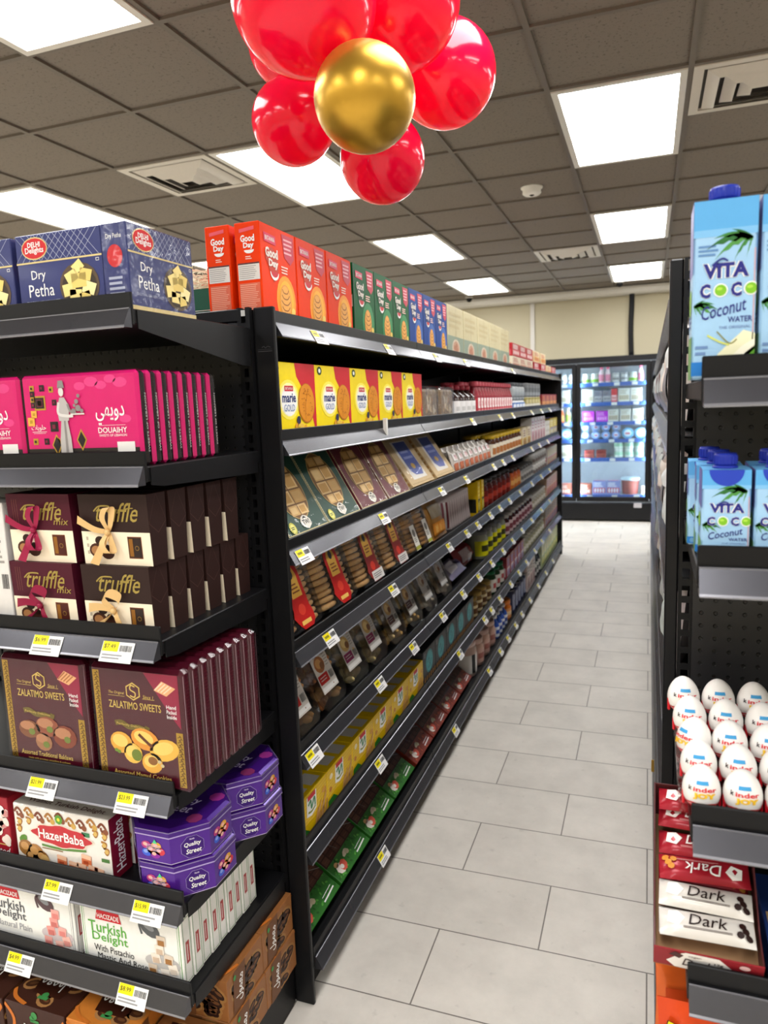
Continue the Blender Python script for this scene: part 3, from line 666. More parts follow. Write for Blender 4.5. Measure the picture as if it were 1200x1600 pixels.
# ---------- maroon tins
def maroon_tin(kind):
    b = MB(); w, d, h = .232, .0292, .262; MR = M('maroon_tin', '470d1d', .32, coat=.7); GD = foil('b08d3a'); GT = I('d0b25c')
    b.box(-w/2, 0, 0, w/2, d, h, MR, .009); f = b.fr((-w/2, 0, 0), (1, 0, 0), (0, 0, 1), w, h)
    for x in (.045, .895):
        y1 = .95 if x < .5 else .5; f.rect(x, .05, x+.07, y1, GD, 1)
        for i in range(44):
            y = .06+i*.02
            if y < y1-.02:
                xx = x+.012+.012*(i % 2); f.stroke([(xx, y), (xx+.03, y+.012), (xx+.02, y+.02), (xx+.04, y+.004)], .006, I('4a2a14'), 2, 2)
    f.poly([(.6, .965), (.955, .965), (.955, .53), (.87, .62)], I('8e1c3c'), 2)
    y = .8; hx = [(.475+.085*math.cos(PI/6+k*PI/3), y+.085*w/h*math.sin(PI/6+k*PI/3)) for k in range(6)]
    f.poly(hx, GT, 3); f.poly([(.475+(p-.475)*.85, y+(q-y)*.85) for p, q in hx], MR, 4)
    f.stroke([(.5, .84), (.46, .85), (.45, .815), (.5, .79), (.49, .755), (.445, .765)], .012, GT, 5)
    f.text('The Original', .29, .775, .17, .03, GT, 3, 0, .2); f.rect(.2, .75, .38, .753, GT, 3); f.text('Since 1.', .64, .765, .12, .03, GT, 3, 0, .2); f.rect(.57, .745, .7, .748, GT, 3)
    f.text('ZALATIMO SWEETS', .48, .68, .56, .062, GT, 3, .2)
    for i, t in enumerate(('Hand', 'Packed', 'Inside')): f.text(t, .87, .705-i*.04, .1, .03, WH, 4, .3)
    q = [(.7, .83), (.83, .79), (.93, .86), (.79, .91)]; f.poly(q, I('e2a878'), 4)
    for i in range(4): f.stroke([(.715+i*.03, .835-i*.008), (.8+i*.03, .9-i*.01)], .012, I('f0d0b0') if kind else I('a86a3a'), 5)
    f.stroke([(.25, .52), (.32, .53), (.4, .5), (.5, .505), (.58, .49), (.6, .52)], .05, I('6a5a22'), 3); f.text('Perfectly Delicious', .42, .512, .3, .025, GT, 5, 0, 0, -.06)
    if kind:
        A = w/h
        for (x, y, rx, ry, k, r) in ((.3, .36, .12, .09, 'dca23c', -.1), (.56, .41, .15, .09, 'd88f34', -.2), (.76, .34, .16, .09, 'e4b048', .25), (.42, .28, .1, .085, 'e8b84e', .3), (.62, .22, .11, .085, 'dea43e', .2)):
            f.ell(x, y, rx, ry, I(k), 4, 16, r); f.ell(x-.01, y+.015, rx*.7, ry*.6, I('f0c868'), 5, 14, r)
        f.ell(.46, .27, .055, .05, I('6a7a2a'), 6); f.ell(.63, .24, .05, .035, I('8a5a2a'), 6); f.stroke([(.5, .45), (.6, .38), (.64, .36)], .03, I('5a2a14'), 6)
        for (x, y) in ((.7, .24), (.73, .21), (.24, .29), (.27, .28)): f.ell(x, y, .02, .015, I('c8b890') if x > .5 else I('6a8a2a'), 6, 8)
        f.text('Assorted Mamul Cookies', .5, .105, .62, .042, GT, 3, .1, .1)
    else:
        for (x, y, rx, ry, k) in ((.3, .36, .13, .08, '7a4a30'), (.52, .4, .14, .09, '8a4a34'), (.72, .33, .14, .1, '7e3c28'), (.46, .26, .1, .08, '9a6a4a')):
            f.ell(x, y, rx, ry, I(k), 4, 12); f.ell(x-.02, y+.03, rx*.7, ry*.5, I('b07a58'), 5, 10); f.ell(x+.03, y-.02, .04, .03, I('6a7a34'), 6, 8)
        f.text('Assorted Traditional Baklawa', .48, .15, .62, .042, GT, 3, .1, .1); f.text('made with premium pistachios & cashews', .5, .1, .5, .022, GT, 3)
    r = b.fr((w/2, 0, 0), (0, 1, 0), (0, 0, 1), d, h)
    for i in range(30): r.rect(.3, .08+i*.028, .72, .084+i*.028, I('6a2a34'), 1)
    r.rect(.08, .04, .14, .96, I('b0909a'), 1); r.rect(.86, .04, .9, .96, I('7a5a62'), 1)
    o = b.build('cookie_tin'); f = MB(); f.box(-w/2-.0012, -.0035, -.0002, w/2+.0012, d+.0003, h+.0012, FILM(), .008); f.build('plastic_wrap', o)
    return o
pa, pb = maroon_tin(1), maroon_tin(0)
for i in range(9):
    o = pa if i == 0 else dup(pa); place(o, (-.984, 1.166+i*.0332, .8565))
    T(o, 'front maroon tin picturing golden mamul cookies' if i == 0 else f'{ORD[i]} maroon cookie tin in the upright row behind the mamul picture', 'tin', 'maroon cookie tins')
for i in range(3):
    o = pb if i == 0 else dup(pb); place(o, (-1.232, 1.166+i*.0338, .8565))
    T(o, 'front maroon tin picturing brown baklawa pastries' if i == 0 else f'{ORD[i]} maroon baklawa tin, mostly hidden behind the baklawa picture', 'tin', 'maroon baklawa tins')
# ---------- HazerBaba, red box, purple tins
def hazer():
    c = Carton(.270, .062, .146, M('white_sweets_carton', 'ece7df', .4, coat=.3)); f = c.front; G = I('a8702c'); D = I('7a3a1c')
    for i in range(9):
        x = .06+i*.11; y = .86+.03*math.sin(i*2)
        f.stroke([(x-.05, y), (x-.01, y+.07), (x+.03, y-.01), (x-.01, y-.05), (x-.02, y+.01)], .022, G if i % 2 else D, 2); f.ell(x+.03, y-.05, .025, .05, I('caa04a') if i % 2 else I('8a4a2a'), 3, 10, .6)
    for (x, y) in ((.06, .7), (.05, .58), (.95, .72), (.94, .58), (.96, .48), (.86, .74), (.16, .74)): f.stroke([(x-.03, y+.05), (x+.02, y+.03), (x, y-.05), (x-.02, y)], .02, G, 2); f.ell(x, y, .02, .04, I('d6b25e'), 3, 10)
    f.ell(.49, .86, .04, .08, I('5aa02c'), 4, 8); f.ell(.49, .86, .015, .03, I('f2e03a'), 5)
    pts = []
    for i in range(40):
        a = 2*PI*i/40; rr = 1+.07*math.cos(a*8); pts.append((.5+.29*rr*math.cos(a)*(1 if abs(math.cos(a)) < .9 else 1.05), .58+.17*rr*math.sin(a)))
    f.poly([(.5+(x-.5)*1.06, .58+(y-.58)*1.1) for x, y in pts], I('e9dcc8'), 4); f.poly(pts, I('c2202e'), 5); f.text('HazerBaba', .5, .58, .48, .16, WH, 7, .6)
    f.rect(.72, .66, .8, .73, I('2a7a4a'), 4); f.stroke([(.28, .38), (.5, .37), (.75, .42)], .02, I('5a8a3a'), 3); f.stroke([(.28, .33), (.5, .33)], .01, I('8a6a3a'), 3)
    for (x, y, r, k) in ((.1, .27, .08, '9a6a34'), (.2, .22, .085, 'b07a3e'), (.27, .15, .07, '8a5a2a'), (.15, .13, .06, '6a4420')): f.ell(x, y, r, r*1.7, I(k), 4, 14); f.ell(x-.01, y+.03, r*.55, r*.9, I('c8965a'), 5, 10)
    f.ell(.08, .42, .05, .06, I('5a8a2a'), 3, 8, .6); f.ell(.3, .12, .05, .1, I('d0a868'), 6, 10)
    for (x, y) in ((.48, .16), (.6, .1), (.74, .26), (.68, .1), (.8, .1), (.86, .08)):
        f.poly([(x-.05, y-.08), (x+.05, y-.09), (x+.055, y+.08), (x-.045, y+.1)], I('d9754a'), 4); f.poly([(x-.045, y+.04), (x+.05, y+.02), (x+.055, y+.09), (x-.04, y+.11)], I('efc0a0'), 5); f.rect(x-.03, y-.05, x+.02, y, I('b04a2a'), 5)
    f.rect(.9, .3, .98, .36, I('4a7a3a'), 4)
    r = c.right; r.rect(0, 0, 1, 1, I('7a1228'), 1); r.text('HazerBaba', .45, .5, .8*c.h/c.d, .5*c.d/c.h, WH, 2, .3, 0, PI/2)
    t = c.top; t.rect(0, .05, 1, .95, I('d8cfc2'), 1); t.text('Walnut Turkish Delight', .5, .35, .8, .3, I('5a2a22'), 2, .4); t.rect(.02, .7, .98, .85, I('8a3a2a'), 2)
    o = c.build('sweets_carton'); q = MB(); q.box(-.1365, -.003, -.0002, .1365, .0625, .1475, FILM(), .004); q.build('plastic_wrap', o); return o
p = hazer()
fillrow(p, [(-1.229, 1.172, .6125), (-1.225, 1.24, .6125)], ['front white walnut sweets carton with a red name plate', 'second white walnut sweets carton, behind the one with the name plate'], 'box', 'white walnut sweets cartons')
c = Carton(.262, .06, .15, M('red_sweets_carton', 'a01c2c', .4, coat=.3)); f = c.front
for i in range(60):
    x, y = .55+.42*random.random(), .25+.55*random.random(); f.ell(x, y, .045, .06, I(random.choice(['eadbd0', 'e2c4b8', 'f2e9e2', 'c98a86'])), 2+i % 5, 9, random.random()*3)
f.text('Assorted', .8, .1, .34, .12, WH, 3, 0, .3); f.rect(.4, .2, .98, .22, I('d6b06a'), 3)
T(place(c.build('sweets_carton'), (-1.517, 1.176, .6125)), 'red sweets carton cut by the photo edge beside the walnut carton', 'box')
def qs():
    PU = M('purple_tin', '4e1f8c', .26, .25, coat=.8); PD = M('purple_tin_lid', '42187c', .24, .3, coat=.8); R = .1115; b = MB(); h = .077
    oc = [(R*math.cos(PI/8+k*PI/4), R*math.sin(PI/8+k*PI/4)) for k in range(8)]
    b.prism([(x*.985, y*.985) for x, y in oc], 0, h*.78, PU, 'z')
    ap = R*math.cos(PI/8)*.985; sd = 2*R*math.sin(PI/8)*.985
    for k in range(8):
        a = PI*k/4; n = Vector((math.cos(a), math.sin(a), 0)); u = Vector((-math.sin(a), math.cos(a), 0))
        f = b.fr(n*ap-u*sd/2, u, (0, 0, 1), sd, h*.78); y0 = .5
        f.rect(0, 0, 1, .03, foil('b9a8d6'), 1)
        if k % 2:
            X = .55
            o8 = [(X+.31*math.cos(PI/8+i*PI/4), .48+.31*sd/(h*.78)*math.sin(PI/8+i*PI/4)) for i in range(8)]
            f.poly(o8, I('b8a6d8'), 2); f.poly([(X+(x-X)*.975, .48+(y-.48)*.975) for x, y in o8], I('3a1470'), 3)
            f.text('Nestle', X, .78, .12, .06, I('e8dcf4'), 4, .4, .2); f.text('Quality', X, .57, .42, .2, WH, 4, .5, .15); f.text('Street', X+.03, .33, .38, .18, WH, 4, .5, .15)
        else:
            if k == 6: f.poly([(.5, .72), (.64, .72), (.57, .88)], I('4ac88a'), 5); f.lines(.3, .42, .85, .68, 4, I('d8c8ec'), 5, .3)
            for (x, y, c_) in ((.3, .7, 'b03a7a'), (.6, .72, 'd8a03a'), (.45, .5, 'e0703a'), (.7, .48, 'c83a4a'), (.3, .35, '3a5ac8'), (.55, .3, '8a2a9a')): f.ell(x, y*.8+.05, .15, .15, I(c_), 2, 12); f.ell(x-.03, y*.8+.08, .07, .07, I('e8b0a0') if c_ != '3a5ac8' else I('8aa0e0'), 3, 8)
    body = b
    o = body.build('chocolate_tin'); l = MB(); l.prism(oc, h*.78, h*.93, PD, 'z')
    vs = [(x, y, h*.93) for x, y in oc]+[(x*.9, y*.9, h) for x, y in oc]; l.add(vs, [[k, (k+1) % 8, 8+(k+1) % 8, 8+k] for k in range(8)]+[[8+k for k in range(8)]], PD)
    l.prism([(x*1.008, y*1.008) for x, y in oc], h*.77, h*.80, foil('b9a8d6'), 'z'); l.prism([(x*1.006, y*1.006) for x, y in oc], h*.925, h*.94, foil('a896c8'), 'z')
    f = l.fr((-R, -R, h), (1, 0, 0), (0, 1, 0), 2*R, 2*R)
    f.poly([(.5+.3*math.cos(PI/8+i*PI/4), .5+.3*math.sin(PI/8+i*PI/4)) for i in range(8)], I('2c0f58'), 1); f.text('Quality', .5, .56, .38, .14, I('cfc2e4'), 2, .3, .15); f.text('Street', .52, .42, .34, .13, I('cfc2e4'), 2, .3, .15)
    for (x, y, c_) in ((.2, .3, '6a2a9a'), (.8, .7, '8a2a7a'), (.22, .7, '5a2a9a'), (.8, .3, '7a2a5a')): f.ell(x, y, .08, .08, I(c_), 1, 8)
    l.build('lid', o); return o
p = qs()
L = [((-.968, 1.266, .6125), 'lower purple octagonal chocolate tin of the front pair'), ((-.972, 1.264, .691), 'upper purple octagonal chocolate tin of the front pair'),
     ((-.96, 1.475, .6125), 'lower purple octagonal chocolate tin of the pair next to the pegboard'), ((-.963, 1.473, .691), 'upper purple octagonal chocolate tin of the pair next to the pegboard')]
fillrow(p, [a for a, _ in L], [l for _, l in L], 'tin', 'purple octagonal chocolate tins')
# ---------- Turkish delight
def td(green):
    c = Carton(.272, .033, .158, M('white_turkish_carton', 'ecebe6', .4, coat=.2)); f = c.front; G = I('4f9a3c' if green else '8a8a8c')
    f.frame(.02, .03, .98, .97, .006, G, 1); f.frame(.04, .065, .96, .935, .003, G, 1)
    f.poly([(.16, .72), (.42, .72), (.4, .87), (.35, .89), (.29, .91), (.23, .89), (.18, .87)], RED, 3); f.text('HACIZADE', .29, .785, .22, .075, WH, 4, .5)
    TX = I('5aa83e' if green else '55565a'); f.text('Turkish', .27, .6, .38, .17, TX, 3, .25); f.text('Delight', .29, .43, .36, .17, TX, 3, .25)
    f.text('With Pistachio' if green else 'Natural Plain', .32, .27, .4, .1, BK if green else I('9a9aa0'), 3)
    if green: f.text('Mastic And Rose', .4, .15, .5, .09, BK, 3)
    gy = I('5b5d60') if green else I('5a4448')
    f.ell(.7, .76, .1, .11, gy, 3, 12, -.5); f.ell(.69, .8, .06, .05, I('8a8c90'), 4, 10, -.5); f.stroke([(.63, .88), (.6, .8), (.62, .66)], .02, gy, 3)
    f.ell(.8, .28, .17, .12, I('b9b6b4') if green else I('c8bcbe'), 2)
    cc = [('d8c8b6', 'a07040'), ('efe6da', 'd8cabb'), ('e9dcce', 'c8b09a')] if green else [('eaa8a0', 'd8807a'), ('f0bcb0', 'd88f88'), ('e69a92', 'c8706a')]
    for i, (x, y, r) in enumerate(((.7, .16, 0), (.82, .13, .1), (.74, .34, .2), (.86, .36, -.1), (.9, .22, .3), (.78, .48, .1), (.8, .62, 0))):
        a = c.w/c.h; s_ = .05; q = [(x+s_*math.cos(r+t)*1.2, y+s_*a*math.sin(r+t)*1.2) for t in (.78, 2.35, 3.92, 5.5)]
        f.poly(q, I(cc[i % 3][0]), 4+i % 2); f.poly([(x-.03, y-.07), (x+.03, y-.07), (x+.03, y+.01), (x-.03, y+.01)], I(cc[i % 3][1]), 6)
    if green: f.text('16 oz', .8, .06, .16, .06, I('a05a30'), 4)
    r = c.right; r.frame(.1, .03, .9, .97, .06, I('8aa884' if green else 'a8a8aa'), 1); r.rect(.32, .3, .68, .62, I('b04a4a'), 2); r.rect(.42, .34, .5, .58, I('e8d8d4'), 3)
    return c.build('turkish_delight_box')
pa, pb = td(True), td(False)
for i in range(9):
    o = pa if i == 0 else dup(pa); place(o, (-1.061+.002*(i % 2), 1.169+i*.0342, .4005)); T(o, 'front Turkish delight box with green lettering' if i == 0 else f'{ORD[i]} white and green Turkish delight box in the row behind', 'box', 'green lettered Turkish delight boxes')
for i in range(3):
    o = pb if i == 0 else dup(pb); place(o, (-1.352, 1.169+i*.0342, .4005)); T(o, 'front Turkish delight box with grey lettering and pink cubes' if i == 0 else f'{ORD[i]} Turkish delight box behind the grey lettered one', 'box', 'grey lettered Turkish delight boxes')
# ---------- brown date cookie boxes on the base deck
def maamoul(front_hex, big):
    w, d, h = (.178, .122, .142) if big else (.16, .17, .105)
    c = Carton(w, d, h, M('date_box_'+front_hex, front_hex, .42, coat=.25)); AR = '\uFEDD\uFEEE\uFEE4\uFECC\uFEE3'; D = I('2a1712'); O = I('c8702a'); TAN = I('a87848')
    def deco(f, flip, s_=1.):
        for i in range(7):
            x, y, r = random.uniform(.15, .85), random.uniform(.2, .8), random.uniform(-.5, .5)
            f.ell(x, y, .13, .1*f.W/f.H, TAN, 1, 12, r); f.ell(x, y, .1, .055*f.W/f.H, I('4a2a1a'), 2, 12, r); f.ell(x+.01, y+.01, .06, .025*f.W/f.H, I('6a4428'), 3, 10, r)
        f.stroke([(.0, .3), (.12, .12), (.35, .02)], .05, O, 4)
        R = PI if flip else 0
        f.poly([(.28, .3), (.72, .3), (.8, .78), (.2, .78)], I('38190f'), 5); f.text(AR, .5, .58, .46*s_, .3*s_, WH, 6, .5, 0, R); f.ell(.5, .38 if not flip else .3, .05, .07, I('3f8a4a'), 6, 10); f.rect(.42, .2, .58, .27, I('3f8a4a'), 6)
    f = c.front if big else c.right; f.stroke([(.0, .95), (.14, .7), (.1, .3), (.24, .0)], .05, O, 2); f.stroke([(1, .9), (.86, .6), (.92, .2)], .06, O, 2)
    f.text(AR, .5, .52, .6, .3, WH, 4, .6); f.ell(.5, .86, .05, .07, I('3f8a4a'), 4); f.ell(.46, .8, .04, .05, I('3f8a4a'), 4); f.rect(.43, .73, .57, .78, I('3f8a4a'), 4)
    for (x, y) in ((.82, .22), (.9, .3), (.12, .2)): f.ell(x, y, .09, .08, TAN, 3, 12, .4); f.ell(x, y, .06, .045, D, 4, 10, .4)
    deco(c.top, True)
    for g in ((c.right, c.left) if big else (c.right, c.left, c.front)):
        
        for i in range(16):
            x, y, r = random.uniform(.17, .83), random.uniform(.12, .88), random.uniform(-.5, .5); g.ell(x, y, .17, .1*g.W/g.H, I('9c7040'), 1, 12, r); g.ell(x, y, .13, .06*g.W/g.H, D, 2, 12, r); g.ell(x+.02, y+.02, .07, .025*g.W/g.H, I('6a4428'), 3, 10, r)
        g.poly([(.12, .0), (.42, .0), (.5, 1), (.18, 1)], I('6a4226'), 4); g.text(AR, .33, .5, .5*g.H/g.W*1.2, .2*g.W/g.H, WH, 5, .5, 0, 1.35); g.ell(.2, .86, .04, .06, I('3f8a4a'), 5, 8)
    return c.build('date_cookie_box')
random.seed(5); pd = maamoul('3f2219', True); po = maamoul('c9792f', True); pt = maamoul('8f5c32', False)
DZ = .1355
fillrow(pd, [(-1.508, 1.125, DZ), (-1.324, 1.127, DZ)], ['brown date cookie box cut by the photo edge, bottom shelf front', 'dark brown date cookie box, second from the photo edge'], 'box', 'brown date cookie boxes')
pt.scale = (1, .74, 1)
place(po, (-1.141, 1.128, DZ)); T(po, 'dark topped date cookie box below the Turkish delight price tag', 'box', 'brown date cookie boxes')
fillrow(pt, [(-.966, 1.126, DZ)], ['low tan date cookie box at the corner of the bottom shelf'], 'box', 'tan date cookie boxes')
k = 0
for tier in (0, 1):
    for i in (0, 1):
        o = dup(pt); place(o, (-.880-.004*tier, 1.338+i*.1615, DZ+.0005+tier*.1065), PI/2); o.scale = (1, .9, 1.0)
        T(o, f"{['lower', 'upper'][tier]} orange date cookie box {['in front', 'next to the end post'][i]}, facing the aisle corner", 'box', 'tan date cookie boxes')
# ---------- green gift box with shredded paper on the run's top
GB = M('green_gift_carton', '14503a', .4); b = MB()
b.prism([(-.075, 0), (.075, 0), (.09, .045), (.075, .10), (-.075, .10), (-.09, .045)], 0, .13, GB, 'y')
for (p, q) in (((-.075, 0), (-.09, .045)), ((-.09, .045), (-.075, .1)), ((.075, 0), (.09, .045)), ((.09, .045), (.075, .1)), ((-.09, .045), (.09, .045))):
    b.tube([(p[0], -.001, p[1]), (q[0], -.001, q[1])], .0012, I('cfd8cc'), 5)
o = T(place(b.build('gift_box'), (-1.128, 1.66, 1.8395)), 'green gift box topped with shredded cream paper, behind the orange cartons', 'box')
b = MB(); SP = M('shredded_paper', 'f1ead2', .7, var=.2)
for i in range(260):
    a = random.random()*2*PI; r = .055*math.sqrt(random.random()); x, y = r*1.3*math.cos(a), .065+r*math.sin(a); z = .102+(.075-.9*r)*random.random(); d = Vector((random.uniform(-1, 1), random.uniform(-1, 1), random.uniform(-.4, .9))).normalized()*.018
    b.strip([(x, y, z), (x+d.x+random.uniform(-.006, .006), y+d.y, z+d.z+.004), (x+d.x*1.9, y+d.y*1.9, z+d.z*1.3)], .0028, SP, (-d.y, d.x, .4))
g = b.build('shredded_paper', o); g['kind'] = 'stuff'
# ================================================================== GOODS ALONG THE AISLE
SH = ['top shelf', 'second shelf', 'third shelf', 'fourth shelf', 'fifth shelf', 'sixth shelf', 'bottom shelf']
AX = -.879
def row(proto, k, ys, desc, cat, group, rows=1, step=.08, rx=0., lift=0., X=AX, deep='', jit=.0, dz=0., used=[], noend=False):
    """stands copies of proto along shelf k at the given Y centres, facing the aisle; deeper rows stand behind"""
    for r in range(rows):
        for i, y in enumerate(ys):
            o = proto if (proto.name not in used) else dup(proto)
            used.append(proto.name)
            place(o, (X-r*step, y+random.uniform(-jit, jit), SZ[k]+.0006+lift+dz), PI/2+random.uniform(-jit, jit)*2, rx)
            back = ('', ', second row', ', third row')[r]
            T(o, (f'{desc}, {SH[k]}{back}' if len(ys) == 1 else f'{ORD[i]} {desc} from the near post, {SH[k]}{back}'), cat, group)
def centres(a, b, n): return [a+(b-a)*(i+.5)/n for i in range(n)]
# ---------- top shelf: tall biscuit cartons
def goodday(hx, dark, badge=True):
    c = Carton(.188, .068, .236, M('biscuit_carton_'+hx, hx, .45, spec=.1), .002); f = c.front; P = I('d9305a'); DK = I(dark)
    if hx != 'ec3c00': f.rect(0, 0, .03, 1, I(dark), 1)
    f.poly([(.1, .82), (.42, .81), (.42, .9), (.1, .91)], P, 3); f.text('BRITANNIA', .26, .86, .26, .045, WH, 4, .4)
    sm = [(.12, .66), (.13, .75), (.3, .78), (.44, .73), (.47, .55), (.42, .47), (.34, .43), (.25, .48), (.2, .58)]; f.poly(sm, I(dark), 2)
    f.text('Good', .29, .72, .34, .1, WH, 4, 1.6); f.text('Day', .33, .61, .26, .1, WH, 4, 1.6)
    f.text('Good', .29, .72, .34, .095, I('efe6dc'), 5, .8); f.text('Day', .33, .61, .26, .095, I('efe6dc'), 5, .8)
    f.ell(.35, .53, .12, .08, WH, 3, 16, 0, PI, 2*PI); f.ell(.35, .535, .1, .055, RED, 4, 16, 0, PI, 2*PI)
    f.poly([(.6, .96), (.94, .96), (.94, .73), (.83, .66), (.66, .72)], I('c8324a'), 2); f.lines(.65, .75, .9, .93, 4, I('f0b0b8'), 3, .45)
    f.lines(.55, .54, .78, .63, 3, I('f7cfc0'), 3, .5)
    gl = I('fb9a1a') if hx == 'ec3c00' else I('2f8a50') if hx == '0e5c30' else I('2f62b0'); f.ell(.66, .26, .28, .27, gl, 1, 20); f.ell(.66, .26, .22, .22, I('fdb52a') if hx == 'ec3c00' else gl, 2, 18)
    f.ell(.63, .25, .17, .185, I('e0963a'), 3, 20); f.ell(.625, .255, .15, .165, I('eba84a'), 4, 20)
    for i in range(5): y = .38-i*.06; f.stroke([(.5+.02*abs(i-2), y), (.58, y-.035), (.68, y-.035), (.76-.02*abs(i-2), y+.005)], .014, I('9a5a1c'), 5)
    for (x, y) in ((.84, .16), (.78, .09), (.88, .1), (.6, .05), (.68, .05)): f.ell(x, y, .06, .045, I('f0cf62'), 5, 10, .6)
    for (x, y) in ((.52, .06), (.58, .1)): f.ell(x, y, .05, .05, I('d89c48'), 6, 10)
    s = c.left; s.poly([(.2, .9), (.8, .92), (.8, .955), (.2, .935)], I('e85a6a'), 2); s.text('Good', .52, .84, .56, .07, WH, 3, 1.2); s.text('Day', .55, .765, .42, .07, WH, 3, 1.2); s.ell(.56, .725, .2, .035, WH, 2, 12, 0, PI, 2*PI)
    s.lines(.4, .63, .65, .67, 2, I('f7c9b8'), 2); s.rect(.08, .43, .94, .6, I('e2dcd6'), 2); s.lines(.12, .44, .9, .575, 7, I('8a8684'), 3, .25); s.rect(.08, .585, .94, .6, I('5a3430'), 3)
    s.rect(.1, .1, .92, .4, I('dd6a4e') if hx == 'ec3c00' else I(dark), 1); s.lines(.12, .11, .9, .39, 15, I('f0a88e') if hx == 'ec3c00' else I('9ab8a8'), 2, .4); s.rect(.3, .005, .94, .07, I('efece8'), 2); s.bars(.33, .005, .92, .065, BK, 3, 20)
    return c.build('biscuit_carton')
po, pg, pb = goodday('ec3c00', 'c03008'), goodday('0e5c30', '0b4522'), goodday('17428e', '12336c')
row(po, 0, [1.711, 1.904, 2.098], 'tall orange biscuit carton', 'box', 'tall orange biscuit cartons')
o = dup(po); place(o, (AX-.083, 1.711, SZ[0]+.0006), PI/2); T(o, 'tall orange biscuit carton behind the first one, at the shelf end', 'box', 'tall orange biscuit cartons')
row(pg, 0, [2.302, 2.494, 2.684], 'tall green biscuit carton', 'box', 'tall green biscuit cartons')
row(pb, 0, [2.874, 3.066, 3.256], 'tall blue biscuit carton', 'box', 'tall blue biscuit cartons')
c = Carton(.312, .1, .24, M('cream_carton', 'd3c79f', .4, coat=.4)); f = c.front
f.rect(0, 0, 1, .42, I('8a9c8c'), 1); f.ell(.5, .2, .24, .17, I('d9c9b4'), 2); f.ell(.5, .2, .19, .13, I('c99a82'), 3); f.lines(.1, .55, .9, .9, 3, I('c6b68c'), 2, .5); f.rect(.49, 0, .505, 1, I('b0a27c'), 3)
for (x, y) in ((.42, .2), (.52, .24), (.56, .16), (.47, .14)): f.ell(x, y, .06, .05, I('b8765c'), 4, 10)
p = c.build('cereal_carton'); q = MB(); q.box(-.158, -.003, -.0003, .158, .102, .243, FILM(), .01); q.build('plastic_wrap', p)
row(p, 0, centres(3.355, 4.965, 5), 'pale cream and sage carton in clear wrap', 'box', 'pale cream wrapped cartons')
def flat_carton(w, d, h, base, a, b_, k=0):
    c = Carton(w, d, h, M('small_carton_'+base, base, .4, coat=.2)); f = c.front
    f.rect(.06, .12, .94, .5, I(a), 1); f.lines(.1, .55, .8, .9, 3, I(b_), 2, .5)
    for i in range(4): f.ell(.2+.2*i, .3, .07, .16, I(b_), 2, 10)
    for s in (c.left, c.right): s.rect(.1, .1, .9, .5, I(a), 1)
    c.top.rect(.1, .2, .9, .8, I(a), 1)
    return c.build('snack_carton')
pal = flat_carton(.31, .09, .088, 'd9cdb6', 'c89a80', 'b0524a'); rd = flat_carton(.31, .09, .088, 'a8262f', 'c8505a', 'e8dcd8'); orr = flat_carton(.31, .09, .088, 'e0c9a2', 'd8a04a', 'b8604a')
row(pal, 0, centres(5.08, 6.02, 3), 'low pale snack carton', 'box', 'low pale snack cartons')
row(rd, 0, centres(5.08, 6.02, 3), 'low red carton on a pale one', 'box', 'low red snack cartons', dz=.089)
row(dup(rd), 0, centres(6.05, 6.85, 2), 'low red carton under an orange one', 'box', 'low red snack cartons', used=[])
row(orr, 0, centres(6.05, 6.85, 2), 'low orange carton on a red one', 'box', 'low orange snack cartons', dz=.089)
row(dup(orr), 0, [7.04], 'single low orange cream carton with nothing on top', 'box', 'low orange snack cartons', used=[])
row(dup(rd), 0, [7.4], 'single low red snack carton at the fridge end', 'box', 'low red snack cartons', used=[])
# ---------- second shelf
def marie():
    c = Carton(.256, .065, .199, M('yellow_biscuit_carton', 'f4d80c', .35, coat=.4)); f = c.front; R_ = I('c91f2c'); BI = I('d98a1e')
    f.poly([(.52, 1), (.56, .82), (.68, .68), (.8, .5), (.9, .3), (.98, .02), (1, .02), (1, 1)], R_, 1); f.poly([(.55, .0), (.6, .1), (.75, .14), (.9, .1), (1, .14), (1, 0)], R_, 2)
    f.ell(.12, .92, .06, .06, I('3a4a1a'), 2); f.ell(.12, .92, .03, .03, WH, 3)
    f.ell(.36, .52, .24, .26, I('fbe95a'), 2, 20); f.ell(.36, .52, .2, .22, I('fdf4b0'), 3, 18); f.ell(.36, .5, .17, .19, WH, 4, 18)
    f.rect(.27, .63, .46, .7, R_, 5); f.text('BRITANNIA', .365, .665, .16, .035, WH, 6); f.text('marie', .36, .545, .3, .12, I('28356e'), 6, .8); f.text('GOLD', .36, .415, .24, .09, I('7a8ab0'), 6, .3)
    f.ell(.76, .47, .2, .27, I('b86a14'), 5, 24); f.ell(.76, .475, .188, .255, BI, 6, 24)
    for i in range(26):
        a = random.random()*6.28; r = math.sqrt(random.random())*.85; x, y = .76+.17*r*math.cos(a), .475+.235*r*math.sin(a); f.stroke([(x-.015, y), (x+.005, y+.015), (x+.018, y-.004)], .006, I('a85c10'), 7, 2)
    f.stroke([(.72, .25), (.73, .45), (.8, .65)], .01, I('b8701a'), 7)
    for (x, y, r) in ((.56, .2, .03), (.5, .18, .025), (.62, .16, .03), (.7, .15, .025), (.78, .12, .03), (.66, .09, .025), (.85, .08, .03), (.74, .06, .03), (.92, .07, .02)): f.ell(x, y, r*1.6, r*1.3, I('e0a030') if r < .03 else I('e8c04a'), 7, 9, .4)
    f.ell(.55, .25, .045, .055, I('2e2a4a'), 8, 10); f.text('30', .82, .06, .16, .06, I('f2d24a'), 8, .5)
    c.top.rect(.3, .1, .7, .9, I('e2c000'), 1)
    return c.build('yellow_biscuit_box')
row(marie(), 1, [1.757, 2.016, 2.274, 2.532, 2.79], 'yellow biscuit box with red corner', 'box', 'yellow biscuit boxes with red corner')
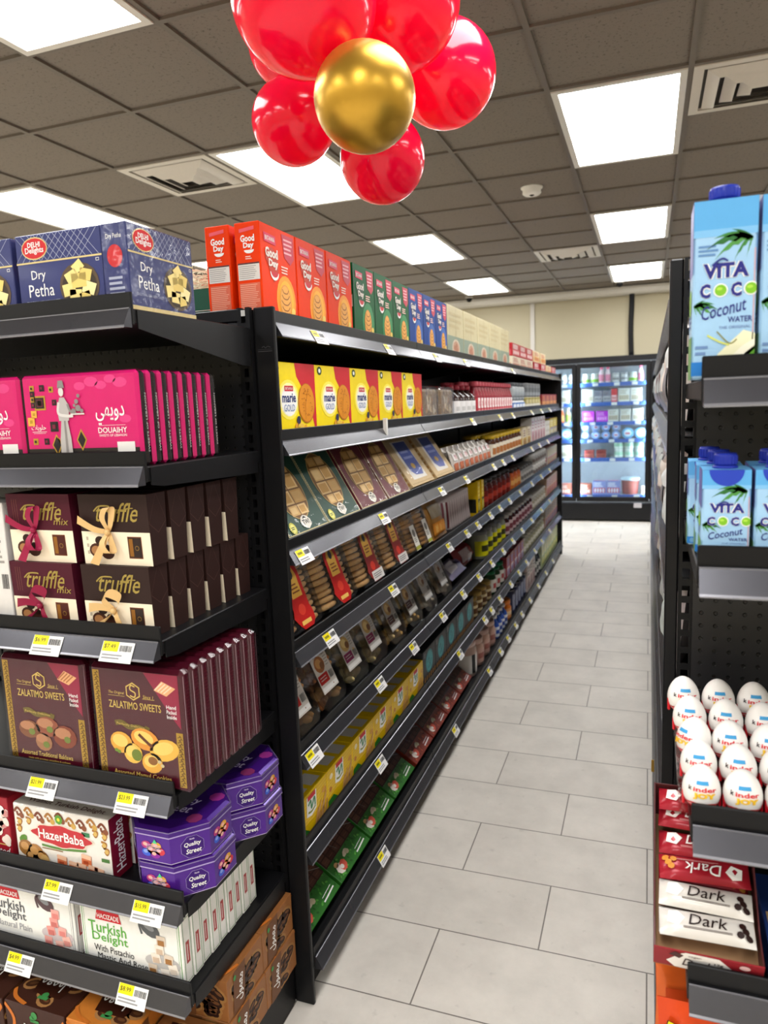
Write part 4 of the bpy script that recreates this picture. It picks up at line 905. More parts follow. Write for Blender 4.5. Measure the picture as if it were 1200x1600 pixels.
def crinkled(w, h, d, body, crumbs, name='snack_pack'):
    b = MB(); b.box(-w/2+.008, .006, .002, w/2-.008, d-.006, h-.012, M('pack_body_'+body, body, .5, var=.25, scale=40), .01); f = b.fr((-w/2, .006, 0), (1, 0, 0), (0, 0, 1), w, h)
    for i in range(14):
        x, y = .2+.6*random.random(), .12+.55*random.random(); f.ell(x, y, .09, .06, I(random.choice(crumbs)), 1+i % 4, 9, random.random()*3)
    o = b.build(name); q = MB(); q.box(-w/2, 0, 0, w/2, d, h, clear('glossy_bag_film', 'ffffff', .3, .14, .9, .97, .8), .012)
    q.build('plastic_wrap', o); return o
random.seed(3)
p = crinkled(.245, .152, .08, '8f7556', ['c09a66', 'd8ba86', 'a87c50', 'e6d4b0'])
row(p, 1, [3.055, 3.335], 'clear wrapped pack of brown biscuits', 'snack pack', 'clear wrapped brown biscuit packs')
def vessel(name, prof, m, cap=None, label=None, n=16, capname='cap'):
    b = MB(); b.lathe(prof, m, n); o = b.build(name)
    if cap: q = MB(); q.lathe(cap[0], cap[1], n); q.build(capname, o)
    if label:
        q = MB(); r, z0, h, hx, sub = label; f = cylfr(q, r+.0006, z0, h, -PI/2-1.5, -PI/2+1.5); f.rect(0, 0, 1, 1, I(hx), 1)
        for (x0, y0, x1, y1, c_) in sub: f.rect(x0, y0, x1, y1, I(c_), 2)
        q.build('label', o)
    return o
def centre_back(o, d):      # shift a round thing back so that its front sits at the shelf edge
    for me in [o.data]+[c.data for c in o.children]: me.transform(Matrix.Translation((0, d, 0)))
    return o
def jar(r, h, glass, lid, label, sub=(), lidh=.022, name='jar', rough=.12, lidr=None):
    lr = lidr or r*.92
    g = M('jar_'+glass, glass, rough, coat=.4)
    return centre_back(vessel(name, [(r*.9, 0), (r, .006), (r, h-lidh-.018), (r*.86, h-lidh-.004), (r*.84, h-lidh)], g, ([(lr, h-lidh), (lr*1.02, h-lidh+.003), (lr*1.02, h-.003), (lr*.95, h)], M('lid_'+lid, lid, .35)), (r, h*.12, (h-lidh)*.62, label, sub) if label else None, capname='lid'), r+.001)
def bottle(r, h, glass, cap, label, sub=(), name='bottle', neck=.35):
    g = M('bottle_'+glass, glass, .12, coat=.5)
    return centre_back(vessel(name, [(r*.9, 0), (r, .006), (r, h*.55), (r*.85, h*.66), (r*neck, h*.8), (r*neck, h*.88)], g, ([(r*neck*1.25, h*.86), (r*neck*1.3, h*.87), (r*neck*1.25, h)], M('cap_'+cap, cap, .35)), (r, h*.1, h*.42, label, sub) if label else None), r+.001)
def can(r, h, body, top='b9b9bb', sub=(), name='can'):
    g = M('can_'+body, body, .3, .2, coat=.3); t = M('can_rim', top, .3, .8)
    return centre_back(vessel(name, [(r*.96, .002), (r, .006), (r, h-.006), (r*.96, h-.003)], g, ([(r*.97, h-.004), (r*.97, h), (r*.9, h), (r*.88, h-.003)], t), (r, h*.08, h*.84, body, sub), capname='rim'), r+.001)
row(bottle(.052, .165, '2a1512', '8e1f2c', 'e9e5e2', [(.3, .3, .7, .6, 'c8c4c0')]), 1, centres(3.5, 3.97, 4), 'dark bottle with white label', 'bottle', 'dark bottles with white label', rows=2, step=.11)
row(bottle(.0345, .19, '8a2430', 'c9525e', 'b83a44', [(.3, .3, .62, 1, 'efe2de'), (.36, .45, .56, .8, 'c8323e'), (.3, .0, .62, .2, 'd98a8c')], neck=.6), 1, centres(3.99, 5.09, 14), 'slim red capped bottle', 'bottle', 'slim red capped bottles', rows=3, step=.082)
row(jar(.0625, .1, 'c9cdd0', '7d8286', '4a78b8', [(.3, .2, .7, .8, 'dfe6ee')]), 1, centres(5.14, 5.66, 4), 'pale jar with blue label', 'jar', 'pale jars with blue label', rows=2, step=.14)
row(jar(.0625, .1, 'aab0b2', '6d7276', '', ()), 1, centres(5.14, 5.66, 4), 'clear grey jar stacked on a blue labelled jar', 'jar', 'clear grey jars on blue labelled jars', dz=.1015)
row(can(.07, .1, '9a8f52', sub=[(0, .1, 1, .45, 'dcd7c8'), (.3, .5, .7, .85, 'c8bc8a')]), 1, centres(5.7, 6.5, 5), 'olive and white can', 'can', 'olive and white cans', rows=2, step=.15)
row(can(.07, .105, '8d9092', sub=[(0, .3, 1, .7, '6d7072')]), 1, centres(5.7, 6.5, 5), 'grey can stacked on an olive one', 'can', 'grey cans on olive cans', dz=.101)
row(flat_carton(.26, .1, .118, '8d2f34', 'd8a04a', 'c87a3a'), 1, centres(6.55, 7.62, 4), 'red and amber tea carton', 'box', 'red and amber cartons')
# ---------- third shelf: leaning rusk boxes
def rusk(hx, crest):
    c = Carton(.25, .05, .25, M('rusk_carton_'+hx, hx, .35, coat=.4)); f = c.front; A = 1
    f.frame(.0, .0, 1, 1, .012, I('c9b98a'), 1)
    for i in range(34): f.ell(.02, .03+i*.0285, .008, .008, I('e0d2a0'), 2, 6)
    f.ell(.5, .52, .34, .38, I('b89a5a'), 2, 30); f.ell(.5, .52, .325, .365, I('7a5428'), 3, 30)
    rc = [I('d9ae6c'), I('e8c486'), I('cf9f58')]
    for i, (x0, y0, x1, y1) in enumerate(((.24, .52, .49, .7), (.51, .52, .76, .7), (.28, .72, .49, .84), (.51, .72, .72, .84), (.22, .34, .49, .5), (.51, .34, .78, .5), (.3, .2, .49, .32), (.51, .2, .7, .32))): f.rect(x0, y0, x1, y1, rc[i % 3], 4); f.rect(x0+.02, y0+.02, x1-.04, y1-.02, rc[(i+1) % 3], 5)
    f.text('CAKE RUSK', .5, .945, .46, .05, I('b8a878'), 3, .2, 0, 0)
    pts = [(.4, .06), (.5, .02), (.6, .06), (.62, .12), (.57, .17), (.5, .19), (.43, .17), (.38, .12)]; f.poly(pts, I('e6e0d2'), 6); f.text('TWI', .5, .105, .16, .06, I('2a2a2a'), 7, .6); f.poly([(.45, .15), (.55, .15), (.5, .18)], I('2a2a2a'), 7)
    if crest: f.circ(.16, .08, .07, I('c8c44a'), 6); f.circ(.16, .08, .05, I('e0dc7a'), 7); f.lines(.12, .06, .2, .1, 2, I('4a5a2a'), 8)
    for i in range(30): c.left.ell(.2+.02*(i % 2), .03+i*.032, .05, .01, I('e0d2a0'), 1, 6)
    o = c.build('rusk_box'); q = MB(); q.box(-.1262, -.0022, -.0003, .1262, .0505, .17, FILM(), .004); q.build('plastic_sleeve', o); return o
pa, pb = rusk('1f4538', True), rusk('6a2430', False); LEAN = -.52
row(pa, 2, [1.806, 2.06], 'dark green rusk box with window of rusks', 'box', 'dark green rusk boxes', rx=LEAN, lift=.0255)
row(pb, 2, [2.33, 2.595], 'maroon rusk box with window of rusks', 'box', 'maroon rusk boxes', rx=LEAN, lift=.0255)
c = Carton(.31, .055, .23, M('shortbread_tray', 'cdb184', .5)); f = c.front; f.frame(.03, .04, .97, .96, .01, I('b08e5c'), 1)
f.rect(.2, .12, .8, .92, I('e8e2d8'), 2); f.rect(.28, .3, .78, .9, I('4a5aa6'), 3); f.poly([(.28, .3), (.4, .2), (.7, .18), (.78, .3)], I('5a68b0'), 3); f.lines(.34, .5, .72, .75, 2, I('8a94c8'), 4, .4); f.ell(.5, .38, .08, .06, I('c8a04a'), 5, 10)
for i in range(9): c.left.rect(.1, .05+i*.1, .9, .11+i*.1, I('b88a50'), 1)
p = c.build('shortbread_box'); q = MB(); q.box(-.157, -.003, 0, .157, .056, .233, FILM(), .008); q.build('plastic_lid', p)
row(p, 2, [2.92, 3.28], 'cream shortbread box with blue label', 'box', 'cream shortbread boxes', rx=-.6, lift=.031)
def pouch(w, h, d, hx, marks, name='snack_bag', film=True, seed=1):
    """a crimped pillow pack standing upright, front towards -Y"""
    random.seed(seed); b = MB(); m = M('bag_'+hx, hx, .28, .1, coat=.5, var=.15, scale=25, bump=.6); n = 10; k = 12; vs = []; fs = []
    for side in (0, 1):
        for j in range(k+1):
            for i in range(n+1):
                u, v = i/n, j/k; t = (math.sin(PI*u)**.6)*(math.sin(PI*min(max((v-.06)/.88, 0), 1))**.5) if 0 < u < 1 and .06 < v < .94 else 0
                t *= 1+.22*(mnoise.noise(Vector((u*5+seed, v*5, side*7)))); y = d/2+(t*d/2+.0006)*(1 if side else -1)
                vs.append(((u-.5)*w*(1-.05*math.sin(PI*v)), y, v*h))
    q = (n+1)*(k+1)
    for side in (0, 1):
        for j in range(k):
            for i in range(n):
                a = side*q+j*(n+1)+i; f = [a, a+1, a+n+2, a+n+1]; fs.append(f if side == 0 else f[::-1])
    b.add(vs, fs, m, True)
    def fn(x, y, e):
        u, v = x, y; t = (math.sin(PI*u)**.6)*(math.sin(PI*min(max((v-.06)/.88, 0), 1))**.5) if 0 < u < 1 and .06 < v < .94 else 0
        t *= 1+.22*(mnoise.noise(Vector((u*5+seed, v*5, 0)))); return Vector(((u-.5)*w*(1-.05*math.sin(PI*v)), d/2-(t*d/2+.0006)-e*6, v*h))
    f = Fr(b, (0, 0, 0), (1, 0, 0), (0, 0, 1), w, h, fn)
    if callable(marks): marks(f)
    else:
        for (x0, y0, x1, y1, c_) in marks:
            N = 14
            for i in range(N):
                ya, yb = y0+(y1-y0)*i/N, y0+(y1-y0)*(i+1)/N; f.rect(x0, ya, x1, yb, I(c_), 2)
    return b.build(name)
p = pouch(.1, .13, .035, 'd9cfc4', [(.1, .12, .9, .4, 'b86a4a'), (.15, .5, .85, .8, 'e9e4de'), (.3, .55, .7, .72, 'b03a48')], 'wafer_pack')
row(p, 2, centres(3.48, 4.38, 8), 'small pale wafer pack', 'snack pack', 'small pale wafer packs', rx=-.3, lift=.012, rows=2, step=.06)
row(jar(.058, .115, '3a2216', 'c8a21c', '', ()), 2, centres(3.55, 4.32, 6), 'yellow lidded jar behind the wafer packs', 'jar', 'yellow lidded jars behind wafer packs', X=AX-.17)
row(jar(.05, .15, '4a2a1a', 'c9a424', 'ddd2bc', [(.25, .2, .75, .7, 'a86a3a')]), 2, centres(4.4, 5.46, 9), 'cream labelled brown jar with yellow lid', 'jar', 'brown jars with yellow lids', rows=2, step=.11)
row(flat_carton(.15, .08, .15, 'd6c6a4', 'c8a02c', '8a5a3a'), 2, centres(5.47, 5.9, 2), 'yellow and cream carton', 'box', 'yellow and cream cartons')
row(flat_carton(.13, .09, .21, 'd9d2cb', 'c89a98', 'a8656c'), 2, centres(5.92, 6.75, 5), 'tall white carton with pink print', 'box', 'tall white cartons')
for t_ in range(3):
    p = flat_carton(.3, .12, .052, 'dcd7cc', 'b8b09c', 'c8c0b0') if t_ == 0 else dup(p)
    row(p, 2, [6.925], ['lowest', 'middle', 'topmost'][t_]+' white flat carton of the stack of three', 'box', 'stacked white flat cartons', dz=.0525*t_, used=[])
row(flat_carton(.27, .12, .17, 'c8b032', '6a5a9a', 'e6dc9a'), 2, centres(7.1, 7.66, 2), 'yellow carton with violet print', 'box', 'yellow cartons')
# ---------- fourth shelf: cookie clamshells
BISC = M('baked_biscuit', 'cda06a', .7, var=.25, scale=90, bump=.5); BISC2 = M('dark_biscuit', 'b5864f', .7, var=.25, scale=90, bump=.5)
def biscuit(r, t, m):
    b = MB(); b.lathe([(r*.86, 0), (r, t*.35), (r*.96, t*.75), (r*.7, t)], m, 14); return b
def cookie_shell(labelhx):
    w, d, h = .248, .07, .215; b = MB(); b.box(-w/2, 0, 0, w/2, d, h, CLEAR(), .014); b.box(-w/2-.006, d*.52, -.001, w/2+.006, d*.56, h+.006, CLEAR(), .001)
    o = b.build('cookie_tray'); pr = None
    for x in (-.068, .068):
        for i in range(10):
            if pr is None: pr = biscuit(.05, .0155, BISC).build('biscuit', o); q = pr
            else: q = pr.copy(); COL.objects.link(q); q.parent = o
            q.location = (x, d/2+.0, .012+i*.0192); q.rotation_euler = (random.uniform(-.05, .05), random.uniform(-.05, .05), 0); q.scale = (1, .58, 1)
    l = MB(); f = l.fr((-.062, -.0012, .004), (1, 0, 0), (0, 0, 1), .124, .2); R = I(labelhx)
    arch = [(.12, .3), (.12, .78), (.2, .92), (.38, .99), (.62, .99), (.8, .92), (.88, .78), (.88, .3), (.95, .2), (.95, .08), (.8, .0), (.35, .0), (.2, .08), (.05, .2)]
    f.poly(arch, R, 1); f.poly([(.26, .45), (.26, .76), (.38, .9), (.62, .9), (.74, .76), (.74, .45)], I('e8b34a'), 2); f.ell(.5, .78, .1, .07, I('2a2a30'), 3, 12); f.lines(.34, .5, .68, .66, 3, I('8a4a22'), 3, .4)
    f.ell(.5, .27, .16, .08, I('e0402e'), 2); f.rect(.3, .06, .75, .12, I('f0c060'), 3)
    l.build('label', o)
    return o, f
random.seed(9)
p, _ = cookie_shell('c41f1c')
row(p, 3, [1.764, 2.035], 'clear cookie tray with bright red arched label', 'cookie tray', 'cookie trays with red arched label', rx=-.33, lift=.024)
p2, f_ = cookie_shell('9a2a26'); st = MB(); f = st.fr((-.03, -.002, .006), (1, 0, 0), (0, 0, 1), .1, .034); f.rect(0, 0, 1, 1, I('e6e2dc'), 1); f.lines(.08, .2, .9, .8, 3, I('8a8684'), 2); st.build('price_sticker', p2)
row(p2, 3, [2.322, 2.60], 'clear cookie tray, dark red label and white sticker', 'cookie tray', 'cookie trays with dark red label', rx=-.33, lift=.024)
def twin_pack():
    w, d, h = .165, .075, .19; b = MB(); b.box(-w/2, 0, 0, w/2, d, h, CLEAR(), .025); o = b.build('cookie_pack'); pr = None
    for i in range(9):
        if pr is None: pr = biscuit(.066, .017, BISC2).build('biscuit', o); q = pr
        else: q = pr.copy(); COL.objects.link(q); q.parent = o
        q.location = (0, d/2, .012+i*.0195); q.scale = (1, .5, 1)
    l = MB(); f = l.fr((-.025, -.0013, .01), (1, 0, 0), (0, 0, 1), .058, .105); f.rect(0, 0, 1, 1, I('e9e4d8'), 1); f.ell(.5, .68, .28, .16, I('7a746a'), 2, 12); f.lines(.2, .3, .8, .5, 3, I('8a8478'), 2); f.rect(0, .02, 1, .16, I('a8a83a'), 2); l.build('label', o); return o
row(twin_pack(), 3, [2.818, 2.99], 'clear pack of brown cookies with white label', 'cookie pack', 'cookie packs with white label', rx=-.33, lift=.026)
p = pouch(.24, .21, .06, 'b8813c', [(.08, .08, .92, .35, 'd9892c'), (.15, .13, .3, .3, 'e8b25c'), (.4, .13, .55, .3, 'e8b25c'), (.65, .13, .8, .3, 'e8b25c'), (.1, .45, .9, .75, '9a8a70')], 'snack_bag', seed=4)
row(p, 3, [3.235], 'golden snack bag with orange lower panel', 'snack bag', 'golden snack bag', rx=-.33, lift=.022)
p = pouch(.15, .165, .017, 'c4b6b2', [(.06+.115*i, .05, .14+.115*i, .84, ('96525a', 'f0eae8', '7a2a34', 'd9c9c6')[i % 4]) for i in range(8)], 'sesame_pack', seed=6)
for i in range(10):
    o = p if i == 0 else dup(p); place(o, (AX-.07, 3.435+i*.0445, SZ[3]+.004), 1.03+random.uniform(-.015, .015), -.1, .0); T(o, f'{ORD[i]} slim pink and silver packet from the near post, fourth shelf', 'snack pack', 'slim pink and silver packets')
p = pouch(.26, .12, .09, 'a6a4a6', [(.1, .3, .5, .6, 'c8c6ca'), (.55, .2, .9, .5, '7a4a50')], 'snack_bag', seed=8)
row(p, 3, [3.5], 'silver crinkled bag behind the slim packets', 'snack bag', 'silver bag', X=AX-.2, dz=.06)
row(flat_carton(.06, .1, .19, 'e2b814', '2a2a20', 'f4dc5a'), 3, [3.955, 4.055], 'slim yellow carton', 'box', 'slim yellow cartons')
row(jar(.068, .17, '4a120e', '1d1512', '6a1c16', [(.2, .3, .8, .65, 'a83a2c')]), 3, centres(4.12, 5.0, 6), 'dark red sauce jar', 'jar', 'dark red sauce jars', rows=1)
row(jar(.06, .15, 'a8481a', '2a1a14', 'b9652a', [(.25, .3, .75, .7, 'd8a05a')]), 3, centres(5.03, 5.43, 3), 'orange sauce jar', 'jar', 'orange sauce jars', rows=2, step=.13)
row(jar(.055, .13, '8a8782', '55524e', 'b0aca6', [(.25, .3, .75, .7, '6a6662')]), 3, centres(5.45, 6.05, 5), 'grey spread jar', 'jar', 'grey spread jars')
row(jar(.075, .235, '4a2c14', 'cdbb1a', 'b8992a', ()), 3, centres(4.75, 5.95, 7), 'tall yellow lidded tub behind sauce jars', 'tub', 'tall yellow lidded tubs', X=AX-.26)
wj = jar(.058, .09, 'cfcac2', 'e6e2dc', 'a8a49c', [(.2, .2, .8, .8, '7a6a62')])
row(wj, 3, centres(6.08, 6.88, 6), 'white lidded jar, lower tier', 'jar', 'white lidded jars', rows=2, step=.13)
row(dup(wj), 3, centres(6.08, 6.88, 6), 'white lidded jar, upper tier', 'jar', 'white lidded jars', dz=.0912, used=[])
row(flat_carton(.13, .1, .17, 'c8beb4', 'b84a58', 'b8a82c'), 3, centres(6.9, 7.64, 5), 'pale carton with red and green print', 'box', 'pale cartons with red print')
# ---------- fifth shelf: oblong clear tubs of dates
def date_tub(block, paper, food, hx2):
    w, d, h = .185, .062, .222; b = MB(); R = .055
    out = [(-w/2, h), (-w/2, R)]+[(-w/2+R-R*math.cos(PI/2*i/5), R-R*math.sin(PI/2*i/5)) for i in range(1, 6)]+[(w/2-R+R*math.sin(PI/2*i/5), R-R*math.cos(PI/2*i/5)) for i in range(6)]+[(w/2, h)]
    b.prism(out, 0, d, CLEAR(), 'y'); rim = [(x*1.05, z*1.0+(-.005 if z < .1 else .004)) for x, z in out]; b.prism(rim, -.0025, .0005, clear('clear_lid_rim', 'f2f2f0', .3, .08), 'y')
    o = b.build('date_tub'); m = M('dried_'+food, food, .55, var=.3, scale=60, bump=.4); m2 = M('dried_'+hx2, hx2, .55, var=.3, scale=60); q = MB()
    for i in range(90):
        x, z = random.uniform(-w/2+.02, w/2-.02), random.uniform(.018, h-.02)
        if z < .05 and abs(x) > .055: continue
        X = Matrix.Translation((x, random.uniform(.011, d*.6), z)) @ Matrix.Rotation(random.random()*6.3, 4, 'Y') @ Matrix.Rotation(random.random()*3, 4, 'X'); q.ell((0, 0, 0), .013, .010, .02, m if i % 3 else m2, 8, X)
    g = q.build('dried_fruit', o); g['kind'] = 'stuff'
    l = MB(); f = l.fr((-.053, -.0035, .045), (1, 0, 0), (0, 0, 1), .106, .168); f.rect(0, 0, 1, 1, I(paper), 1); f.lines(.12, .72, .85, .95, 3, I('7a746e'), 2, .35); f.ell(.4, .5, .3, .15, I(food), 2, 12); f.ell(.36, .52, .18, .09, I(hx2), 3, 12); f.ell(.52, .46, .14, .07, I('8a5a34'), 4, 10)
    f.lines(.72, .4, .95, .66, 5, I('9a948c'), 2, .3); f.rect(.04, .16, .62, .33, I(block), 3); f.lines(.12, .2, .54, .3, 2, I(paper), 4, .3); f.rect(.66, .16, .96, .33, I('d8d4ce'), 3); f.bars(.68, .18, .94, .31, BK, 4, 10); f.rect(.04, .03, .96, .11, I('f0eeea'), 3)
    l.build('label', o); return o
random.seed(21)
for hx, pp, fd, f2, ys, ds in (('b9251f', 'd9d2ca', 'a8683c', 'd09a5c', [1.731, 1.928], 'clear dried fruit tub with red label block'), ('8a2a58', 'cfcac4', 'd0aa68', 'ecd08e', [2.124, 2.322], 'clear dried fruit tub with purple label block'),
                               ('5a3a3a', 'b5b0aa', 'c8a062', 'e8c88c', [2.545, 2.765], 'clear dried fruit tub with dark brown label block'), ('c4c0bc', 'c9c6c2', 'bca890', 'd8ccb8', [2.99, 3.25], 'clear dried fruit tub with pale faded label')):
    row(date_tub(hx, pp, fd, f2), 4, ys, ds, 'fruit tub', ds.replace('tub', 'tubs'), rx=-.42, lift=.027)
p = pouch(.3, .13, .11, '9a3a40', [(.1, .2, .45, .7, 'c8b4b8'), (.55, .3, .9, .8, 'b02a34'), (.35, .1, .6, .4, 'dcd8dc')], 'snack_bag', seed=12)
row(p, 4, [3.86], 'red and silver crinkled bag', 'snack bag', 'red and silver crinkled bags', rx=-.5, lift=.05, X=AX-.01)
p = pouch(.3, .11, .08, '9c96b4', [(.1, .2, .45, .7, 'dcdae6'), (.55, .3, .9, .6, '5a4a8a')], 'snack_bag', seed=13)
row(p, 4, [3.55], 'lilac and silver crinkled bag lying at the shelf edge', 'snack bag', 'lilac bag', rx=-1.1, lift=.082)
row(dup(p), 4, centres(3.4, 4.0, 2), 'dark crinkled bag at the shelf back', 'snack bag', 'bags at the shelf back', X=AX-.27, used=[])
row(jar(.068, .165, '9a9c8c', '77787a', 'd8d21c', [(.2, .3, .8, .7, '3a3a1c')]), 4, centres(4.1, 4.8, 5), 'clear jar with bright yellow label', 'jar', 'clear jars with yellow label', rows=2, step=.14)
row(jar(.062, .15, '3a1c1c', 'd9d4ce', 'cdb4b4', [(.2, .25, .8, .7, '7a3a44')]), 4, centres(4.82, 5.98, 9), 'pink labelled dark jar with white lid', 'jar', 'dark jars with white lids', rows=3, step=.13)
row(jar(.058, .13, 'b8b2a4', 'dcd8d0', 'a89c84', [(.2, .25, .8, .7, 'dcd6c8')]), 4, centres(6.0, 6.8, 6), 'beige jar with white lid', 'jar', 'beige jars with white lids', rows=2, step=.13)
row(flat_carton(.15, .1, .18, 'd2b49a', 'c87a4a', 'b04a5a'), 4, centres(6.84, 7.64, 5), 'peach carton with pink print', 'box', 'peach cartons')
# ---------- the shelf above the bottom: yellow boxes, teal boxes
def ybox():
    c = Carton(.194, .15, .126, M('yellow_snack_carton', 'eec50e', .35, coat=.4)); f = c.front
    for i in range(9): f.stroke([(0, .95-i*.08), (.3, .97-i*.08), (.7, .93-i*.08), (1, .96-i*.08)], .01, I('dca80a'), 1)
    f.poly([(.28, .5), (.3, .94), (.62, .94), (.6, .5), (.44, .44)], WH, 3); f.rect(.33, .84, .58, .95, RED, 4)
    f.stroke([(.34, .74), (.42, .8), (.44, .62), (.54, .8), (.56, .6)], .04, I('4a8a5a'), 4); f.stroke([(.33, .58), (.44, .54), (.57, .58)], .03, I('8a8a2a'), 4)
    f.ell(.14, .8, .06, .07, I('f4e6c0'), 3, 8); f.ell(.1, .5, .05, .06, I('c87a2a'), 3, 10)
    f.poly([(0, 0), (.25, 0), (.35, .14), (.2, .3), (.0, .26)], I('2f7a2c'), 2) 
    for (x, y, r) in ((.6, .25, 1.1), (.7, .35, 1.0), (.8, .28, 1.2), (.88, .45, 1.1), (.66, .12, .9), (.78, .12, .9), (.92, .2, 1.1)): f.ell(x, y, .15, .05, I('c08a48'), 4, 10, r); f.ell(x-.01, y+.02, .11, .025, I('d8a866'), 5, 10, r)
    f.ell(.88, .7, .08, .06, I('d89a3a'), 3, 10); t = c.top; t.rect(.2, .1, .5, .5, I('cfcac0'), 1); t.rect(.6, .08, .9, .42, I('cfcac0'), 1); t.rect(0, .55, 1, .58, I('c8a008'), 1)
    return c.build('yellow_snack_box')
row(ybox(), 5, centres(1.63, 2.812, 6), 'yellow snack box with white shield', 'box', 'yellow snack boxes with white shield', rows=2, step=.153)
def tbox():
    c = Carton(.186, .12, .152, M('charcoal_carton', '34373a', .45)); f = c.front
    f.ell(.48, .6, .3, .33, I('2a7a80'), 2, 24); f.ell(.48, .6, .25, .28, I('3a9aa0'), 3, 24); f.stroke([(.32, .6), (.45, .7), (.5, .5), (.64, .62)], .03, I('1f5a60'), 4); f.lines(.33, .4, .6, .5, 2, I('1f5a60'), 4, .4); f.lines(.06, .8, .2, .94, 3, I('8a8c8e'), 2, .4)
    for i in range(6): f.poly([(.03+i*.165, .03), (.1+i*.165, .03), (.14+i*.165, .25), (.07+i*.165, .25)], I('c08c54'), 3)
    c.top.rect(.06, .1, .94, .9, I('26282a'), 1); return c.build('charcoal_snack_box')
row(tbox(), 5, centres(2.815, 3.765, 5), 'charcoal box with teal oval', 'box', 'charcoal boxes with teal oval', rows=2, step=.125)
row(jar(.056, .12, '7a5c34', 'b09250', 'c9b58a', [(.2, .25, .8, .75, '5a3a20')]), 5, centres(3.8, 4.3, 4), 'brown jar with golden lid', 'jar', 'brown jars with golden lids', rows=3, step=.12)
row(jar(.056, .15, '2a4a2c', '14683e', 'dcd6cc', [(.3, .3, .7, .7, 'a83a3a')]), 5, centres(4.32, 4.72, 3), 'tall jar with green lid', 'jar', 'tall jars with green lids', rows=3, step=.12)
row(flat_carton(.12, .1, .15, '9c3a44', 'd8c8c8', '6a4a9a'), 5, centres(4.75, 5.48, 5), 'red carton with pale print', 'box', 'red cartons with pale print')
row(dup(bpy.data.objects['charcoal_snack_box']), 5, centres(4.8, 5.4, 3), 'dark carton behind the red printed ones', 'box', 'dark cartons', X=AX-.15, used=[])
row(jar(.058, .14, 'b0ac98', 'd2cebe', 'a8a480', [(.2, .25, .8, .75, 'e0dccc')]), 5, centres(5.5, 6.68, 9), 'olive and white jar', 'jar', 'olive and white jars', rows=3, step=.125)
row(flat_carton(.14, .1, .19, 'b9a48e', 'a84a48', '3a4a7a'), 5, centres(6.72, 7.64, 6), 'tan carton with red print', 'box', 'tan cartons')
# ---------- bottom shelf: green and brown chocolate wafer packs
def wafer_box(hx, leafs, name):
    c = Carton(.245, .042, .285, M('choc_wafer_'+hx, hx, .3, coat=.5, var=.15)); f = c.front
    for i in range(46): x, y = random.uniform(.03, .97), random.uniform(.02, .24); f.ell(x, y, .025, .012, I(random.choice(leafs)), 1, 7, random.random()*3)
    f.poly([(0, .22), (1, .235), (1, .6), (0, .6)], I('38211a'), 2)
    for i in range(4):
        for j in range(6): x, y = .03+j*.16, .235+i*.088+j*.002; f.poly([(x, y), (x+.14, y+.003), (x+.14, y+.078), (x, y+.075)], I(random.choice(['52342a', '5e3d30', '47291f'])), 3); f.rect(x+.02, y+.036, x+.12, y+.042, I('6e4a3a'), 4)
    f.stroke([(.55, .6), (.8, .4), (1., .3)], .008, I('8a8a86'), 5); f.stroke([(.1, .58), (.3, .45), (.42, .26)], .006, I('7a7a76'), 5)
    f.ell(.2, .1, .1, .06, I('f0e4da'), 4, 8); f.ell(.27, .1, .09, .055, I('d85a44'), 5, 7, .4); f.ell(.23, .1, .04, .026, I('f6efe6'), 6, 8); f.ell(.17, .16, .05, .03, I('d8b07a'), 4, 8)
    f.ell(.45, .165, .08, .026, I('d8ceb4'), 6, 7, .3); f.ell(.5, .155, .05, .03, I('c8bc9a'), 7, 7)
    f.stroke([(.62, .05), (.78, .06), (.92, .07)], .018, WH, 4); f.stroke([(.64, .09), (.78, .098), (.9, .105)], .008, WH, 4)
    return c.build(name)
random.seed(31)
row(wafer_box('2a6a22', ['3f8a2c', '1f5218', '55a03a'], 'green_wafer_box'), 6, centres(1.632, 2.665, 4), 'green chocolate wafer pack with flower', 'box', 'green chocolate wafer packs', rx=-.98, lift=.0355, rows=1)
row(wafer_box('7a2a1c', ['9a3c22', '5a1c14', 'b8542c'], 'brown_wafer_box'), 6, centres(2.68, 3.7, 4), 'red brown chocolate wafer pack with flower', 'box', 'red brown chocolate wafer packs', rx=-.98, lift=.0355)
row(jar(.085, .2, 'd2b4a8', 'e0c4ba', 'd9d4d0', [(.3, .0, .42, 1, '1c1c1e'), (.55, .0, .6, 1, '1c1c1e')], lidh=.03), 6, [3.81], 'pink tub with black and white striped label', 'tub', 'pink tub with striped label')
row(jar(.075, .16, 'c8a292', 'd9b6aa', 'c49a8c', [(.25, .3, .75, .7, '9a5a50')], lidh=.03), 6, centres(3.91, 4.42, 3), 'dusty pink tub', 'tub', 'dusty pink tubs', rows=2, step=.16)
row(bottle(.042, .15, '3a5ab0', 'e8e6e8', 'dfe2ec', [(.2, .3, .8, .7, '2a4aa0')], neck=.5), 6, centres(4.43, 4.8, 4), 'small blue and white bottle', 'bottle', 'small blue and white bottles', rows=2, step=.09)
row(jar(.075, .14, 'd9742a', 'f08a3c', 'e89a5a', [(.25, .3, .75, .7, 'f4cfa0')], lidh=.03), 6, [4.9], 'orange lidded tub beside the blue bottles', 'tub', 'orange lidded tub')
row(can(.058, .17, '26284a', sub=[(.3, .1, .7, .9, '8a90a8'), (.4, .3, .6, .6, '26284a')]), 6, centres(4.99, 5.6, 5), 'dark blue tin', 'can', 'dark blue tins', rows=3, step=.12)
row(flat_carton(.12, .1, .22, 'd2c2bc', 'b88a88', '6a5a5a'), 6, centres(5.63, 6.05, 3), 'tall pale pink carton', 'box', 'tall pale pink cartons')
